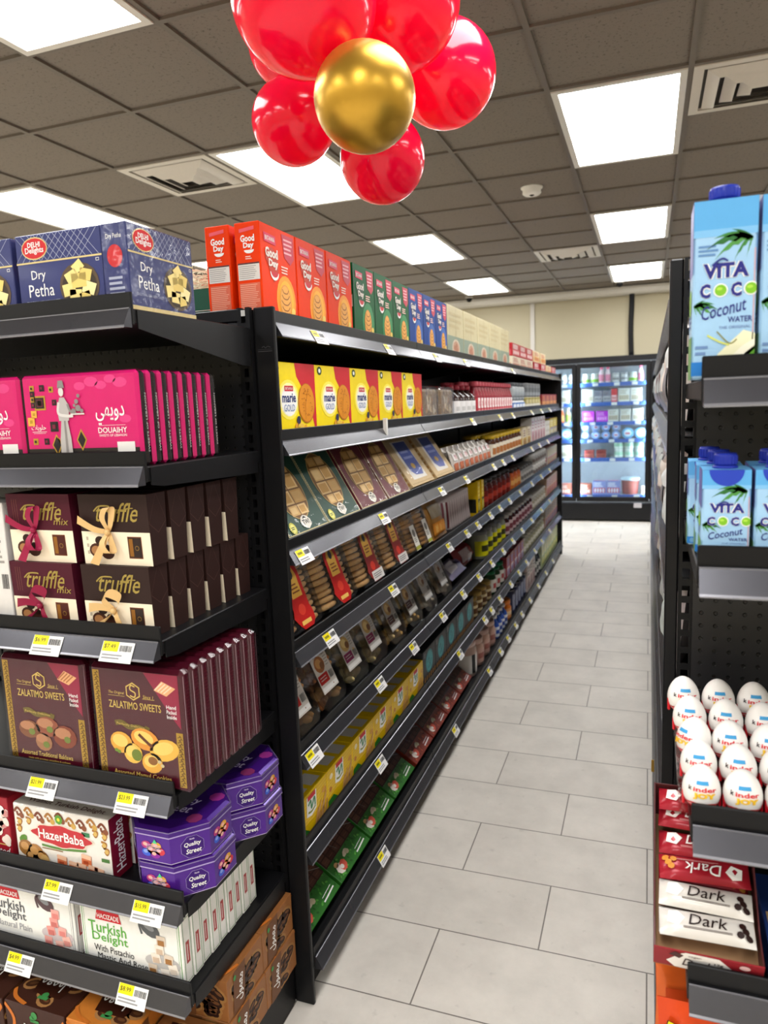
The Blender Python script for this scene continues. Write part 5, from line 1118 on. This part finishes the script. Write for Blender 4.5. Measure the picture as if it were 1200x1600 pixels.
row(bottle(.05, .23, '16181a', 'dcdad6', 'c8c6c0', [(.3, .3, .7, .7, '2a2a2a')]), 6, centres(6.08, 6.42, 3), 'black bottle with white cap', 'bottle', 'black bottles with white caps')
row(flat_carton(.15, .1, .21, 'b9c29a', '7a9a3a', 'd8cf6a'), 6, centres(6.45, 7.64, 7), 'pale green carton with yellow print', 'box', 'pale green cartons', rows=1)
# ================================================================== GOODS ON THE OTHER END UNIT
def vita(w, d, h, big):
    LB = M('pale_blue_carton', '9cc4e4', .35, coat=.35); c = Carton(w, d, h, LB, .003); f = c.front; NVY = I('2a2c7c'); GR = I('3f7f3a'); A = w/h
    f.rect(0, .84, 1, 1, I('5aa4da'), 1); f.rect(0, .8, 1, .84, I('7ab6e2'), 1); f.rect(0, .02, 1, .1, I('2a78c4'), 1)
    for k, (x, y) in enumerate(((.93, .78), (0.02, .42))):
        for n_, (ex, ey, up_, L_) in enumerate(((-.62, .02, .16, .1), (-.74, -.16, .14, .13), (-.6, -.34, .06, .12), (-.3, -.4, .0, .1), (-.34, .16, .12, .08), (-.1, -.36, -.04, .09))):
            if k: ex, ey, up_, L_ = -ex*.55, ey*.6, up_*.5, L_*.7
            top, bot = [], []                       # one drooping frond, widest in the middle, with a ragged lower edge
            for i in range(9):
                t = i/8; px_, py_ = x+ex*t, y+(ey*t*t+up_*4*t*(1-t)*.5)*A; wd_ = L_*math.sin(PI*min(t+.08, 1))*A
                top.append((px_, py_+wd_*.3)); bot.append((px_, py_-wd_*(.75 if i % 2 else .4)))
            f.poly(top+bot[::-1], (GR, I('2f6a34'), I('4f8f44'))[n_ % 3], 2)
    if big: f.lines(.08, .69, .42, .76, 3, I('5f88b8'), 2)
    def word(t, x, y, w_, h_): f.text(t, x, y, w_*1.03, h_*1.05, WH, 3, 3.2); f.text(t, x, y, w_, h_, NVY, 4, 1.6)
    y1, y2 = (.61, .5) if big else (.6, .46); hh = .085 if big else .1
    word('VITA', .52, y1, .72, hh); word('C', .2, y2, .17, hh*.95); word('C', .69, y2, .17, hh*.95)
    f.stroke([(.3, y1+.03), (.45, y1+.065), (.55, y1+.05)], .03, NVY, 5)
    for x in (.445, .92): f.circ(x, y2, .115, WH, 3); f.circ(x, y2, .095, I('7cb82c'), 4); f.ell(x-.02, y2+.025*A, .05, .03*A, I('a8d44a'), 5, 10)
    yy = .395 if big else .33; f.text('Coconut', .5, yy, .72, .075, NVY, 3, .2, .25, .2); f.text('WATER', .76, yy-.062, .38, .032, NVY, 3, .4); f.text('THE ORIGINAL', .68, yy-.105, .5, .016, I('5a6aa0'), 3)
    if big:
        f.lines(.06, .13, .28, .2, 2, I('6a8ab8'), 2)
        f.poly([(.3, .04), (.42, .14), (.6, .2), (.82, .27), (1, .25), (1, .02), (.3, .02)], I('e9e8c4'), 2); f.poly([(.4, .0), (.7, .06), (.85, .14), (1, .18), (1, .0)], I('5a9a2c'), 3); f.poly([(.45, .05), (.6, .11), (.8, .18), (1, .22), (1, .16), (.7, .06)], I('f4f2dc'), 3)
        f.stroke([(.25, .25), (.45, .21), (.6, .19)], .03, I('d0d86a'), 4); f.stroke([(.4, .27), (.6, .2), (.72, .22)], .02, I('8a8a4a'), 4)
    else: f.poly([(.4, 0), (.55, .04), (.7, .08), (1, .06), (1, 0)], I('e4e2b8'), 2); f.ell(.12, .06, .06, .03, I('6a9ac8'), 2, 8)
    f.rect(.955, .1, .975, .72, I('c9a2a8'), 2)
    s = c.left; s.rect(0, .6, 1, 1, I('6a6aa8'), 1); s.rect(0, 0, 1, .25, I('6a9a5a'), 1); s.ell(.5, .45, .3, .08, I('8ac04a'), 2); s.lines(.2, .3, .8, .38, 3, I('5a6aa0'), 2)
    c.right.rect(0, .6, 1, 1, I('5aa4da'), 1); c.top.rect(0, 0, 1, 1, I('6ab0e0'), 1)
    o = c.build('coconut_water_carton'); b = MB(); CP = M('blue_cap', '22329a', .35); r = w*.235
    b.lathe([(r*1.15, 0), (r*1.15, .004), (r*.85, .007)], CP, 20); b.lathe([(r, .006), (r*1.04, .009), (r*1.04, .022), (r*.96, .026)], CP, 20)
    for i in range(20): a = 2*PI*i/20; b.box(r*1.03*math.cos(a)-.0008, r*1.03*math.sin(a)-.0008, .008, r*1.03*math.cos(a)+.0008, r*1.03*math.sin(a)+.0008, .022, CP)
    q = b.build('cap', o); q.location = (.0, d*.42, h); q.scale = (1, 1, .8)
    if not big: b = MB(); f2 = b.fr((-w*.36, -.0005, h*.83), (1, 0, 0), (0, 0, 1), w*.72, h*.17); f2.ell(.5, 1, .5, 1, I('2a42b0'), 1, 18, 0, PI, 2*PI); b.build('cap_skirt', o)
    return o
p = vita(.076, .072, .228, True); q0 = vita(.0605, .06, .13, False)
fillrow(p, [(.091, 1.083, 1.6455), (.172, 1.085, 1.6455)], ['tall blue coconut water carton at the shelf corner, blue cap', 'second tall coconut water carton, cut by the photo edge'], 'carton', 'tall coconut water cartons')
k = 0
for (x, y, l) in ((.1005, 1.08, 'small coconut water carton at the front corner of its shelf'), (.166, 1.081, 'small coconut water carton cut by the photo edge'), (.097, 1.150, 'small coconut water carton behind the one at the front corner'),
                  (.089, 1.214, 'small coconut water carton third in the row going back'), (.166, 1.152, 'small coconut water carton behind the one cut by the edge')):
    o = q0 if k == 0 else dup(q0); k += 1; place(o, (x, y, 1.3935), -.03*(k > 2)); T(o, l, 'carton', 'small coconut water cartons')
o = T(place(pouch(.13, .26, .06, 'b4b6ba', [(.2, .2, .8, .6, 'd8dadc')], 'snack_bag', seed=61), (.19, 1.2, 1.6455), .1), 'shiny silver bag behind the tall coconut water cartons', 'snack bag')
# ---------- chocolate eggs
def egg():
    b = MB(); n = 28; K = 18; H, R = .066, .0265; prof = []
    for i in range(K+1):
        t = PI*i/K; z = -math.cos(t); r = math.sin(t)*(1-.13*z); prof.append((R*max(r, 0), H*(z+1)/2))
    prof[0] = (0, 0); prof[-1] = (0, H)
    WE = M('egg_foil_white', 'f1eee9', .3, coat=.5); RE = M('egg_foil_red', 'cf1f2c', .3, .1, coat=.5)
    cut = [p for p in prof if p[1] <= .016]; b.lathe(cut, RE, n); b.lathe([p for p in prof if p[1] >= cut[-1][1]-1e-6], WE, n)
    def rad(z):
        z = min(max(z/H*2-1, -1), 1); return R*math.sqrt(max(0, 1-z*z))*(1-.13*z)
    def fn(x, y, e):
        z = y*H; r = rad(z)+e*2; a = -PI/2+(x-.5)*2.2; return Vector((r*math.cos(a), r*math.sin(a), z))
    f = Fr(b, (0, 0, 0), (1, 0, 0), (0, 0, 1), R*2.2, H, fn)
    f.rect(.3, .66, .62, .74, I('3f9ad0'), 1); f.text('k', .16, .58, .09, .1, I('2a2024'), 2, .8); f.text('inder', .52, .57, .56, .1, I('d8323a'), 2, .8)
    f.text('JOY', .5, .42, .52, .15, I('f2b81c'), 2, 2.); f.text('JOY', .5, .42, .52, .15, I('f7cf3a'), 3, .6)
    for i in range(14):
        x0 = -.35+i*.12; y = .25+.012*math.sin(i*1.7); f.poly([(x0, y-.04), (x0+.12, .25+.012*math.sin((i+1)*1.7)-.04), (x0+.12, .25+.012*math.sin((i+1)*1.7)), (x0, y)], RED, 1)
    b.box(R*.86, -.003, .006, R+.0006, .003, .028, RE, .0014)
    b.box(-R-.0006, -.003, .006, -R*.86, .003, .028, RE, .0014)
    return b.build('chocolate_egg')
p = egg(); k = 0; RW = ['front row', 'second row', 'third row', 'fourth row', 'back row']; CL = ['at the open shelf end', 'second from the shelf end', 'third from the shelf end']
for r in range(5):
    for c_ in range(3):
        o = p if k == 0 else dup(p); k += 1
        place(o, (.081+c_*.0555-.004*r+.003*(r % 2), 1.101+r*.0555, 1.0175+r*.013), random.uniform(-.12, .12)+(-.9 if (r, c_) == (2, 0) else 0)+.1, -.12)
        T(o, f'white and red chocolate egg, {RW[r]}, {CL[c_]}', 'chocolate egg', 'white and red chocolate eggs')
b = MB(); tr = clear('clear_egg_tray', 'f0e6e6', .2, .1, .2)
for r in range(5): b.box(.05, 1.078+r*.0555, 1.0163, .228, 1.128+r*.0555, 1.0168+r*.013, tr, .0002)
T(b.build('egg_tray'), 'clear stepped plastic tray under the chocolate eggs', 'tray')
# ---------- open tray of dark chocolate bars
PITCH_T = math.radians(25)
def bar_tray():
    w, d, h = .150, .262, .058; b = MB(); DR = M('tray_card_red', '8c1f28', .45, coat=.2); IN = M('tray_card_inside', 'a07c58', .7); BRN = I('4a2420'); CRM = I('ece4d6')
    t = .0022
    b.box(-w/2, 0, 0, w/2, d, t, IN); b.box(-w/2, 0, 0, w/2, t, .048, DR, .0008)
    for sx in (-1, 1):
        x0, x1 = (-w/2, -w/2+t) if sx < 0 else (w/2-t, w/2)
        b.prism([(t, 0), (d, 0), (d, h+.03), (d*.75, h+.006), (d*.4, h-.012), (d*.2, h-.02), (t, .046)], x0, x1, M('tray_card_brown', '57292a', .45, coat=.2), 'x')
    b.box(-w/2, d-t, 0, w/2, d, h+.03, M('tray_card_brown', '57292a'), .0008)
    f = b.fr((-w/2, 0, 0), (1, 0, 0), (0, 0, 1), w, .048); f.poly([(.12, .35), (.26, .9), (.3, .97), (.6, .95), (.72, .5), (.66, .1), (.4, .02), (.2, .05)], I('efeae6'), 1)
    f.poly([(.14, .75), (.2, .95), (.28, .8), (.24, .6)], I('4a2c2c'), 2); f.text('Dark', .42, .45, .28, .4, I('3a2422'), 3, 0, .2); f.text('vegan', .38, .8, .12, .1, I('6a4a44'), 3); f.text('12g', .6, .62, .08, .16, BK, 3, .6); f.lines(.36, .1, .6, .24, 2, I('5a3a36'), 3)
    f.ell(.83, .75, .05, .13, I('d8b0b0'), 2, 12); f.rect(.76, .25, .92, .45, I('d8b8b8'), 2); f.lines(.76, .08, .92, .2, 2, I('c89898'), 2)
    g = b.fr((w/2, 0, 0), (0, 1, 0), (0, 0, 1), d, h)
    return b.build('bar_tray')
T(place(bar_tray(), (.0925, 1.079, .7655), 0, PITCH_T), 'open red card tray of dark chocolate bars sticking out past the shelf', 'tray')
def choc_bar(hx, white, flip):
    w, d, h = .134, .042, .022; b = MB(); m = M('bar_wrap_'+hx, hx, .28, .1, coat=.5, bump=.4, scale=30); n = 12; vs = []; fs = []
    for s_ in (0, 1):
        for j in range(7):
            for i in range(n+1):
                u, v = i/n, j/6; t = (math.sin(PI*v)**.5)*(min(1, min(u, 1-u)*9)) if 0 < v < 1 else 0
                vs.append(((u-.5)*w, (v-.5)*d, h/2+(t*h/2+.0003)*(1 if s_ else -1)))
    q = (n+1)*7
    for s_ in (0, 1):
        for j in range(6):
            for i in range(n): a = s_*q+j*(n+1)+i; f = [a, a+1, a+n+2, a+n+1]; fs.append(f if s_ else f[::-1])
    b.add(vs, fs, m, True)
    def fn(x, y, e): t = (math.sin(PI*min(max(y, 0.02), .98))**.5)*(min(1, min(x, 1-x)*9)); return Vector(((x-.5)*w, (y-.5)*d, h/2+t*h/2+.0003+e*2))
    f = Fr(b, (0, 0, 0), (1, 0, 0), (0, 1, 0), w, d, fn); R = PI if flip else 0; K = I('241614') if white else WH
    def X(x, y): return (1-x, 1-y) if flip else (x, y)
    f.text('Dark', *X(.52, .58), .4, .42, K, 3, .1, .2, R); a, c_ = X(.25, .24), X(.8, .32); f.lines(min(a[0], c_[0]), min(a[1], c_[1]), max(a[0], c_[0]), max(a[1], c_[1]), 2, I('4a3a34') if white else I('e8a0a0'), 2, .5)
    q = [X(x, y) for x, y in ((.08, .4), (.1, .8), (.2, .85), (.27, .6), (.2, .3))]; f.poly(q, I('f2efe9'), 2)
    for (x, y) in ((.84, .3), (.9, .45), (.87, .6), (.93, .25)): x, y = X(x, y); f.ell(x, y, .04, .12, I('2a1714') if white else I('d8903a'), 3, 8)
    return b.build('chocolate_bar')
pw, pr_, pf = choc_bar('d9d4cc', True, False), choc_bar('a11d2b', False, False), choc_bar('a11d2b', False, True)
used_ = set()
for i, (pp, v, h_, rz, l) in enumerate(((pw, .046, .030, .03, 'white wrapped dark chocolate bar, first in the tray'), (pw, .088, .034, -.03, 'white wrapped dark chocolate bar, second in the tray'), (pf, .134, .036, .05, 'red wrapped bar lying upside down in the tray middle'),
                                        (pr_, .176, .036, 0, 'red wrapped bar behind the upside down one'), (pr_, .217, .047, -.05, 'red wrapped bar second behind the upside down one'), (pr_, .236, .069, 0.0, 'red wrapped bar against the tray back'),
                                        (pw, .062, .0036, 0, 'white wrapped bar underneath at the tray bottom'), (pr_, .14, .0036, 0, 'red wrapped bar underneath at the tray bottom'))):
    o = pp if pp.name not in used_ else dup(pp); used_.add(pp.name)
    place(o, (.0925, 1.079+v*math.cos(PITCH_T)-h_*math.sin(PITCH_T), .7655+v*math.sin(PITCH_T)+h_*math.cos(PITCH_T)), rz, PITCH_T); T(o, l, 'chocolate bar', 'wrapped chocolate bars')
c = Carton(.06, .2, .05, M('blue_bar_box', '27407e', .4, coat=.2)); c.front.rect(0, 0, 1, .45, I('d8d6d0'), 1); c.top.rect(.1, .1, .9, .5, I('c8a878'), 1)
T(place(c.build('bar_box'), (.208, 1.083, .7625)), 'blue and white bar box cut by the photo edge beside the tray', 'box')
# ---------- peanut butter cup bags
def reese(f):
    YL = I('f2d81c'); f.rect(.02, .1, .98, .16, I('c84a10'), 1)
    f.text("Reese's", .4, .72, .68, .2, I('3a1a0a'), 3, 3.2, .15, -.12); f.text("Reese's", .4, .73, .66, .19, YL, 4, 1.2, .15, -.12)
    f.text('PEANUT BUTTER CUPS', .42, .5, .6, .05, YL, 3, .4, 0, -.12)
    f.poly([(.1, .56), (.75, .45), (.76, .54), (.12, .66)], I('4a2410'), 2); f.ell(.85, .6, .16, .2, I('5a3018'), 2, 16); f.ell(.85, .63, .13, .14, I('7a4a28'), 3, 16); f.rect(.1, .3, .18, .44, I('d8d0c0'), 2)
p = pouch(.155, .185, .045, 'd9481a', reese, 'candy_bag', seed=17)
fillrow(p, [(.102, 1.085, .5008), (.262, 1.085, .5008)], ['orange peanut butter cup bag at the corner of the low shelf', 'orange peanut butter cup bag cut by the photo edge'], 'candy bag', 'orange peanut butter cup bags')
o = T(place(pouch(.12, .2, .04, 'e06a2c', [(.1, .2, .9, .7, 'c84a1c')], 'candy_bag', seed=18), (.085, 1.19, .5008), .3), 'plain orange bag standing behind the peanut butter cup bag', 'candy bag')
# ---------- snack bags along the other side of the aisle
random.seed(41); k = 0
defs = [pouch(.25, .2, .1, h_, m_, 'snack_bag', seed=s_) for h_, m_, s_ in (('c2b3a6', [(.1, .3, .9, .7, 'e4ddd4')], 51), ('c9c6c4', [(.1, .2, .6, .5, '8a8a90'), (.5, .5, .9, .8, 'dfe6e6')], 52), ('9ea2a6', [(.1, .3, .9, .7, 'ccd4d4')], 53), ('b4acae', [(.2, .3, .8, .7, 'c8d2d0')], 54), ('2a2628', [(.2, .3, .8, .7, '6a4a4a')], 55))]
us = set()
for kz in range(1, 7):
    for i, y in enumerate(centres(1.66, 7.7, 18)):
        pp = defs[(i*3+kz) % 4] if (i, kz) not in ((5, 1), (8, 1)) else defs[4]
        o = pp if pp.name not in us else dup(pp); us.add(pp.name)
        place(o, ((.024 if 0 < kz < 4 else .04 if kz == 0 else .075)+random.uniform(0, .012), y, SZ[kz]+.012), -PI/2+random.uniform(-.08, .08), -.1); o.scale = (1.15, .8, 1.28 if kz == 1 else 1.0)
        T(o, f"{ORD[i]} pale snack bag from the coconut water post, {SH[kz]} of the other run", 'snack bag', 'snack bags on the far run')
b = MB(); b.box(.05, 2.72, .238, .026, 2.722, .285, foil('a8843a'), .0004); T(b.build('shelf_talker'), 'small gold tag sticking out into the aisle low down', 'tag')
# ================================================================== FRIDGE
FX0, FX1, FY = -2.73, .96, 9.883; FB = M('fridge_black', '1c1c1e', .4, var=.05); FI = M('fridge_inside', 'c4ccd2', .5, var=.02); FG = clear('fridge_glass', 'e9f1f4', .08, .03); LED = M('led_white', 'eef6ff', .4, var=0, emit=FRIDGE_STRENGTH)
FR = T(empty('display_fridge', (-.885, FY, 0)), 'black glass door drinks fridge at the end of the aisle', 'fridge')
def fbox(name, x0, y0, z0, x1, y1, z1, m, bev=0.): return wbox(name, FR, x0, FY+y0, z0, x1, FY+y1, z1, m, bev)
fbox('base', FX0, .0, .02, FX1, .5, .25, FB, .01); fbox('header', FX0, 0, 2.06, FX1, .5, 2.13, FB, .008)
fbox('back_wall', FX0, .47, .25, FX1, .5, 2.06, FI); fbox('floor_panel', FX0, .03, .25, FX1, .47, .27, FI); fbox('side_wall', FX0, 0, .25, FX0+.03, .47, 2.06, FB); fbox('side_wall', FX1-.03, 0, .25, FX1, .47, 2.06, FB); fbox('ceiling_panel', FX0, .02, 2.04, FX1, .47, 2.06, FI)
DX = [-2.7, -1.79, -.885, .02, .93]; SZF = [1.80, 1.55, 1.30, 1.075, .83, .345]
for i in range(4):
    x0, x1 = DX[i], DX[i+1]
    d = fbox('door', x0+.004, -.03, .27, x0+.055, .0, 2.05, FB, .004); g = MB(); c = FR.location
    b = MB()
    for (a, z0, e, z1) in ((x1-.055, .27, x1-.004, 2.05), (x0+.055, .27, x1-.055, .33), (x0+.055, 1.995, x1-.055, 2.05)): b.box(a-c.x, -.03, z0, e-c.x, .0, z1, FB, .004)
    b.build('door_frame', d)
    g.box(x0+.055-c.x, -.018, .33, x1-.055-c.x, -.012, 1.995, FG); g.build('glass', d)
    h = MB(); h.box(x1-.045-c.x, -.055, .95, x1-.025-c.x, -.03, 1.35, M('door_handle_black', '0e0e0f', .3), .005); h.build('handle', d)
    m = MB(); m.box(x1-.03-c.x, .02, .3, x1+.03-c.x, .06, 2.04, FB); m.build('mullion', FR)
    for sx in (x0+.031, x1-.037):
        l = MB(); l.box(sx-c.x, .022, .32, sx+.006-c.x, .058, 2.02, LED); l.build('led_strip', FR)
    for z in SZF:
        s = fbox('shelf', x0+.03, .075, z-.012, x1-.03, .465, z, FI); r = MB(); r.box(x0+.03-c.x, .06, z-.045, x1-.03-c.x, .075, z+.004, M('blue_price_strip', '4a6ab4' if i < 3 else '3f62b0', .4)); r.build('price_strip', s)
        for t in range(3): q = MB(); xx = x0+.15+t*.27+random.uniform(-.05, .05); q.box(xx-c.x, .057, z-.04, xx+.07-c.x, .06, z-.002, M('fridge_tag', 'e6e6e2', .5)); q.build('price_tag', s)
b = MB(); b.box(-.115-.05, FY-.012, .19, -.02-.05, FY-.002, .25, I('c9c6cc')); T(b.build('sticker'), 'small pale sticker on the fridge base', 'sticker')
def fr_put(proto, x, z, label, cat, group, y=.09, used=set(), s=1.):
    o = proto if proto.name not in used else dup(proto); used.add(proto.name); place(o, (x, FY+y, z+.002)); o.scale = (s, s, s); T(o, label, cat, group)
def tubside(r, h, hx, lid, face):        # a round tub turned to show its lid
    b = MB(); m = M('tub_'+hx, hx, .4); X = Matrix.Translation((0, 0, r)) @ Matrix.Rotation(PI/2, 4, 'X'); b.lathe([(r*.9, -h), (r, -.004), (r, 0)], m, 20, X)
    o = b.build('round_tub'); q = MB(); q.lathe([(r*1.02, -.012), (r*1.02, .002), (r*.95, .004), (0, .004)], M('tublid_'+lid, lid, .4), 20, X); f = q.fr((-r, -.0045, 0), (1, 0, 0), (0, 0, 1), 2*r, 2*r); f.circ(.5, .5, .33, I(face), 1); f.rect(.3, .4, .7, .56, I('d86a7a'), 2); q.build('lid', o); return o
cupg = jar(.05, .12, 'e4eae2', 'dfe8df', '8ac84a', [(.0, .6, 1, 1, 'e8eee8')]); cupw = jar(.05, .12, 'd9dcdc', 'b9bcbc', 'c9c9c9', [(.2, .3, .8, .7, '8a8c8c')])
botp = bottle(.035, .2, 'e8d4d8', 'e86a8a', 'e08aa2', (), neck=.45)
for i, (pp, x, l) in enumerate(((cupg, -.77, 'white and green cup at the mullion end'), (cupg, -.66, 'white and green cup second along'), (botp, -.58, 'pink bottle with pink cap'), (botp, -.5, 'pink bottle second along'), (cupw, -.405, 'grey and white cup'), (cupw, -.298, 'grey and white cup second along'), (cupg, -.192, 'white and green cup near the bright strip'), (botp, -.1, 'tall pink bottle near the bright strip'))):
    fr_put(pp, x, SZF[0], l+', top fridge shelf', 'dairy pack', None)
wb = flat_carton(.14, .2, .17, 'dcdcd4', 'c4b8a0', 'a8a08c'); gb = flat_carton(.1, .2, .15, '8c8c96', 'c8c4c0', '5a5a66'); rb = flat_carton(.07, .2, .17, 'd8404a', 'f0d8d8', 'b02a3a')
for pp, x, l in ((wb, -.75, 'white carton at the mullion end'), (gb, -.62, 'grey carton'), (gb, -.51, 'grey carton second along'), (rb, -.42, 'red carton'), (wb, -.3, 'white carton beside the red one'), (wb, -.15, 'white carton near the bright strip')): fr_put(pp, x, SZF[1], l+', second fridge shelf', 'dairy pack', None)
pbx = flat_carton(.16, .2, .15, 'b83ac8', 'd868d8', 'e4a8e8')
for pp, x, l in ((pbx, -.74, 'bright purple carton at the mullion end'), (pbx, -.57, 'bright purple carton second along'), (wb, -.43, 'white carton beside the purple ones'), (wb, -.28, 'white carton third from the purple ones'), (wb, -.13, 'white carton near the bright strip')): fr_put(pp, x, SZF[2], l+', third fridge shelf', 'dairy pack', None, s=.93)
tb = tubside(.051, .1, 'a8bce4', '8aa8e0', 'd4def4'); tl = tubside(.07, .1, 'bcd8ea', '7ab8e0', 'd8ecf6')
for t in range(2):
    for i in range(4): fr_put(tb, -.77+i*.125, SZF[3]+t*.106, f"{ORD[i]} round blue and white tub of the {['lower', 'upper'][t]} tier from the mullion", 'tub', None)
for i in range(2): fr_put(tl, -.25+i*.15, SZF[3], f'{ORD[i]} big pale blue tub beside the small blue tubs', 'tub', None)
rp = flat_carton(.12, .15, .1, '9a4a44', 'c87a6a', '6a2a2a'); cg = jar(.058, .112, 'd4e8dc', 'e6efe8', 'a8d8b8', [(0, 0, 1, .3, 'e8f2ea')])
for i in range(2): fr_put(rp, -.73+i*.15, SZF[4], f'{ORD[i]} red brown pack on the half empty fifth fridge shelf', 'dairy pack', None)
for t in range(2):
    for i in range(3): fr_put(cg, -.36+i*.125, SZF[4]+t*.113, f"{ORD[i]} mint green cup of the {['lower', 'upper'][t]} tier on the fifth fridge shelf", 'cup', None)
mt_ = flat_carton(.17, .15, .14, 'a8604e', 'c88a78', 'e0c8bc'); bw = flat_carton(.17, .12, .18, '8a94c8', 'c85a6a', 'e4e4ec')
fr_put(mt_, -.785, SZF[5], 'meat coloured tray at the bottom of the fridge', 'food tray', None); fr_put(bw, -.6, SZF[5], 'blue and white pack on the bottom fridge shelf', 'dairy pack', None); fr_put(bw, -.424, SZF[5], 'blue and white pack beside the bucket', 'dairy pack', None)
b = MB(); b.lathe([(.095, 0), (.1, .01), (.112, .19)], M('bucket_red', 'a86058', .35, var=.3, scale=20), 24); o = b.build('bucket'); q = MB(); q.lathe([(.118, .185), (.12, .19), (.12, .215), (.112, .222), (0, .222)], M('bucket_lid', 'c4d8e0', .4), 24); q.build('lid', o)
q = MB(); q.tube([(.118*math.cos(a), 0, .2+.16*math.sin(a)) for a in [PI*i/12 for i in range(13)]], .003, M('bucket_wire', 'b9c0c4', .3, .6), 6); q.build('handle', o)
T(place(o, (-.215, FY+.21, SZF[5]+.0006)), 'white lidded bucket with wire handle in the fridge bottom', 'bucket')
fr_put(jar(.045, .11, 'e4dcd0', 'd8d4cc', 'c8b8a8', ()), -.046, SZF[5], 'small white pot beside the bucket', 'pot', None)
ob = bottle(.038, .19, 'e0703a', 'e8e4dc', 'f0a060', (), neck=.5); gbm = bottle(.035, .2, 'c8c89a', 'd8d8d0', '8aa84a', (), neck=.5)
for sh_, items in ((0, ((cupw, -1.04), (cupw, -.93))), (1, ((wb, -1.02),)), (2, ((ob, -1.06), (gbm, -.975))), (3, ((tl, -1.0),)), (4, ((wb, -1.0),)), (5, ((mt_, -1.02),))):
    for i, (pp, x) in enumerate(items): fr_put(pp, x-.03, SZF[sh_], f"{ORD[i]} pack inside the partly hidden fridge door, {ORD[sh_]} shelf from the top", 'dairy pack', None)
# ================================================================== BALLOONS
def latex():
    m = bpy.data.materials.new('red_latex'); m.use_nodes = True; nt = m.node_tree; b = nt.nodes['Principled BSDF']; out = nt.nodes['Material Output']
    nz = nt.nodes.new('ShaderNodeTexNoise'); nz.inputs['Scale'].default_value = 3; mx = nt.nodes.new('ShaderNodeMix'); mx.data_type = 'RGBA'; mx.inputs[6].default_value = lin('ee0a48'); mx.inputs[7].default_value = lin('e20a42'); nt.links.new(nz.outputs['Fac'], mx.inputs[0]); nt.links.new(mx.outputs[2], b.inputs['Base Color'])
    b.inputs['Roughness'].default_value = .16; b.inputs['Coat Weight'].default_value = .4; b.inputs['Coat Roughness'].default_value = .05
    t = nt.nodes.new('ShaderNodeBsdfTranslucent'); t.inputs[0].default_value = lin('ff1a4a'); ms = nt.nodes.new('ShaderNodeMixShader'); ms.inputs[0].default_value = .42
    nt.links.new(b.outputs[0], ms.inputs[1]); nt.links.new(t.outputs[0], ms.inputs[2]); nt.links.new(ms.outputs[0], out.inputs['Surface']); return m
LAT = latex(); GLD = M('gold_chrome_latex', 'c99c3a', .33, .8, coat=.15, var=.12, scale=8)
HUB = Vector((-.63, 1.72, 2.44))
def balloon(c, r, m, name, label):
    """egg-shaped with its tied neck pointing at the middle of the cluster"""
    b = MB(); K = 26; prof = []
    for i in range(K+1):
        t = PI*i/K; z = -math.cos(t); rr = math.sin(t)*(1+.06*z)
        if z < -.75: rr = max(rr*(1-.5*((-z-.75)/.25)**2), .035)
        prof.append((max(rr*r, .006) if i < K else 0, r*(z*1.06)))
    b.lathe(prof, m, 40); o = b.build(name)
    k = MB(); k.lathe([(.014, -r*1.06-.022), (.007, -r*1.06-.012), (.009, -r*1.06-.004), (.004, -r*1.06+.004)], m, 12); k.build('knot', o)
    d = (Vector(c)-HUB).normalized(); o.matrix_world = Matrix.Translation(c) @ d.to_track_quat('Z', 'Y').to_matrix().to_4x4(); T(o, label, 'balloon', 'balloons in the hanging cluster')
for c_, r_, m_, n_, l_ in (
    ((-0.536, 1.452, 2.231), 0.1, GLD, 'balloon', 'shiny gold balloon at the front of the hanging cluster'),
    ((-0.547, 2.123, 2.531), 0.14, LAT, 'balloon', 'red balloon at the lamp side of the cluster, beside the gold one'),
    ((-0.905, 1.904, 2.395), 0.112, LAT, 'balloon', 'red balloon below the big ones, on the air vent side'),
    ((-0.691, 1.990, 2.295), 0.115, LAT, 'balloon', 'red balloon hanging lowest in the cluster, behind the gold one'),
    ((-0.662, 1.472, 2.442), 0.144, LAT, 'balloon', 'big red balloon cut by the top edge, over the gold balloon'),
    ((-0.569, 1.773, 2.549), 0.145, LAT, 'balloon', 'big red balloon at the top, second from the vent side'),
    ((-0.993, 2.076, 2.667), 0.115, LAT, 'balloon', 'red balloon mostly hidden behind the big top one')): balloon(c_, r_, m_, n_, l_)
b = MB(); b.tube([(-.663, 1.867, 2.361), (-.71, 1.862, 2.45), (-.717, 1.86, 2.7), (-.72, 1.86, CEIL-.001)], .0025, M('balloon_cord', 'd8d4cc', .5), 6); T(b.build('cord'), 'thin pale cord holding the balloon cluster to the ceiling', 'cord')
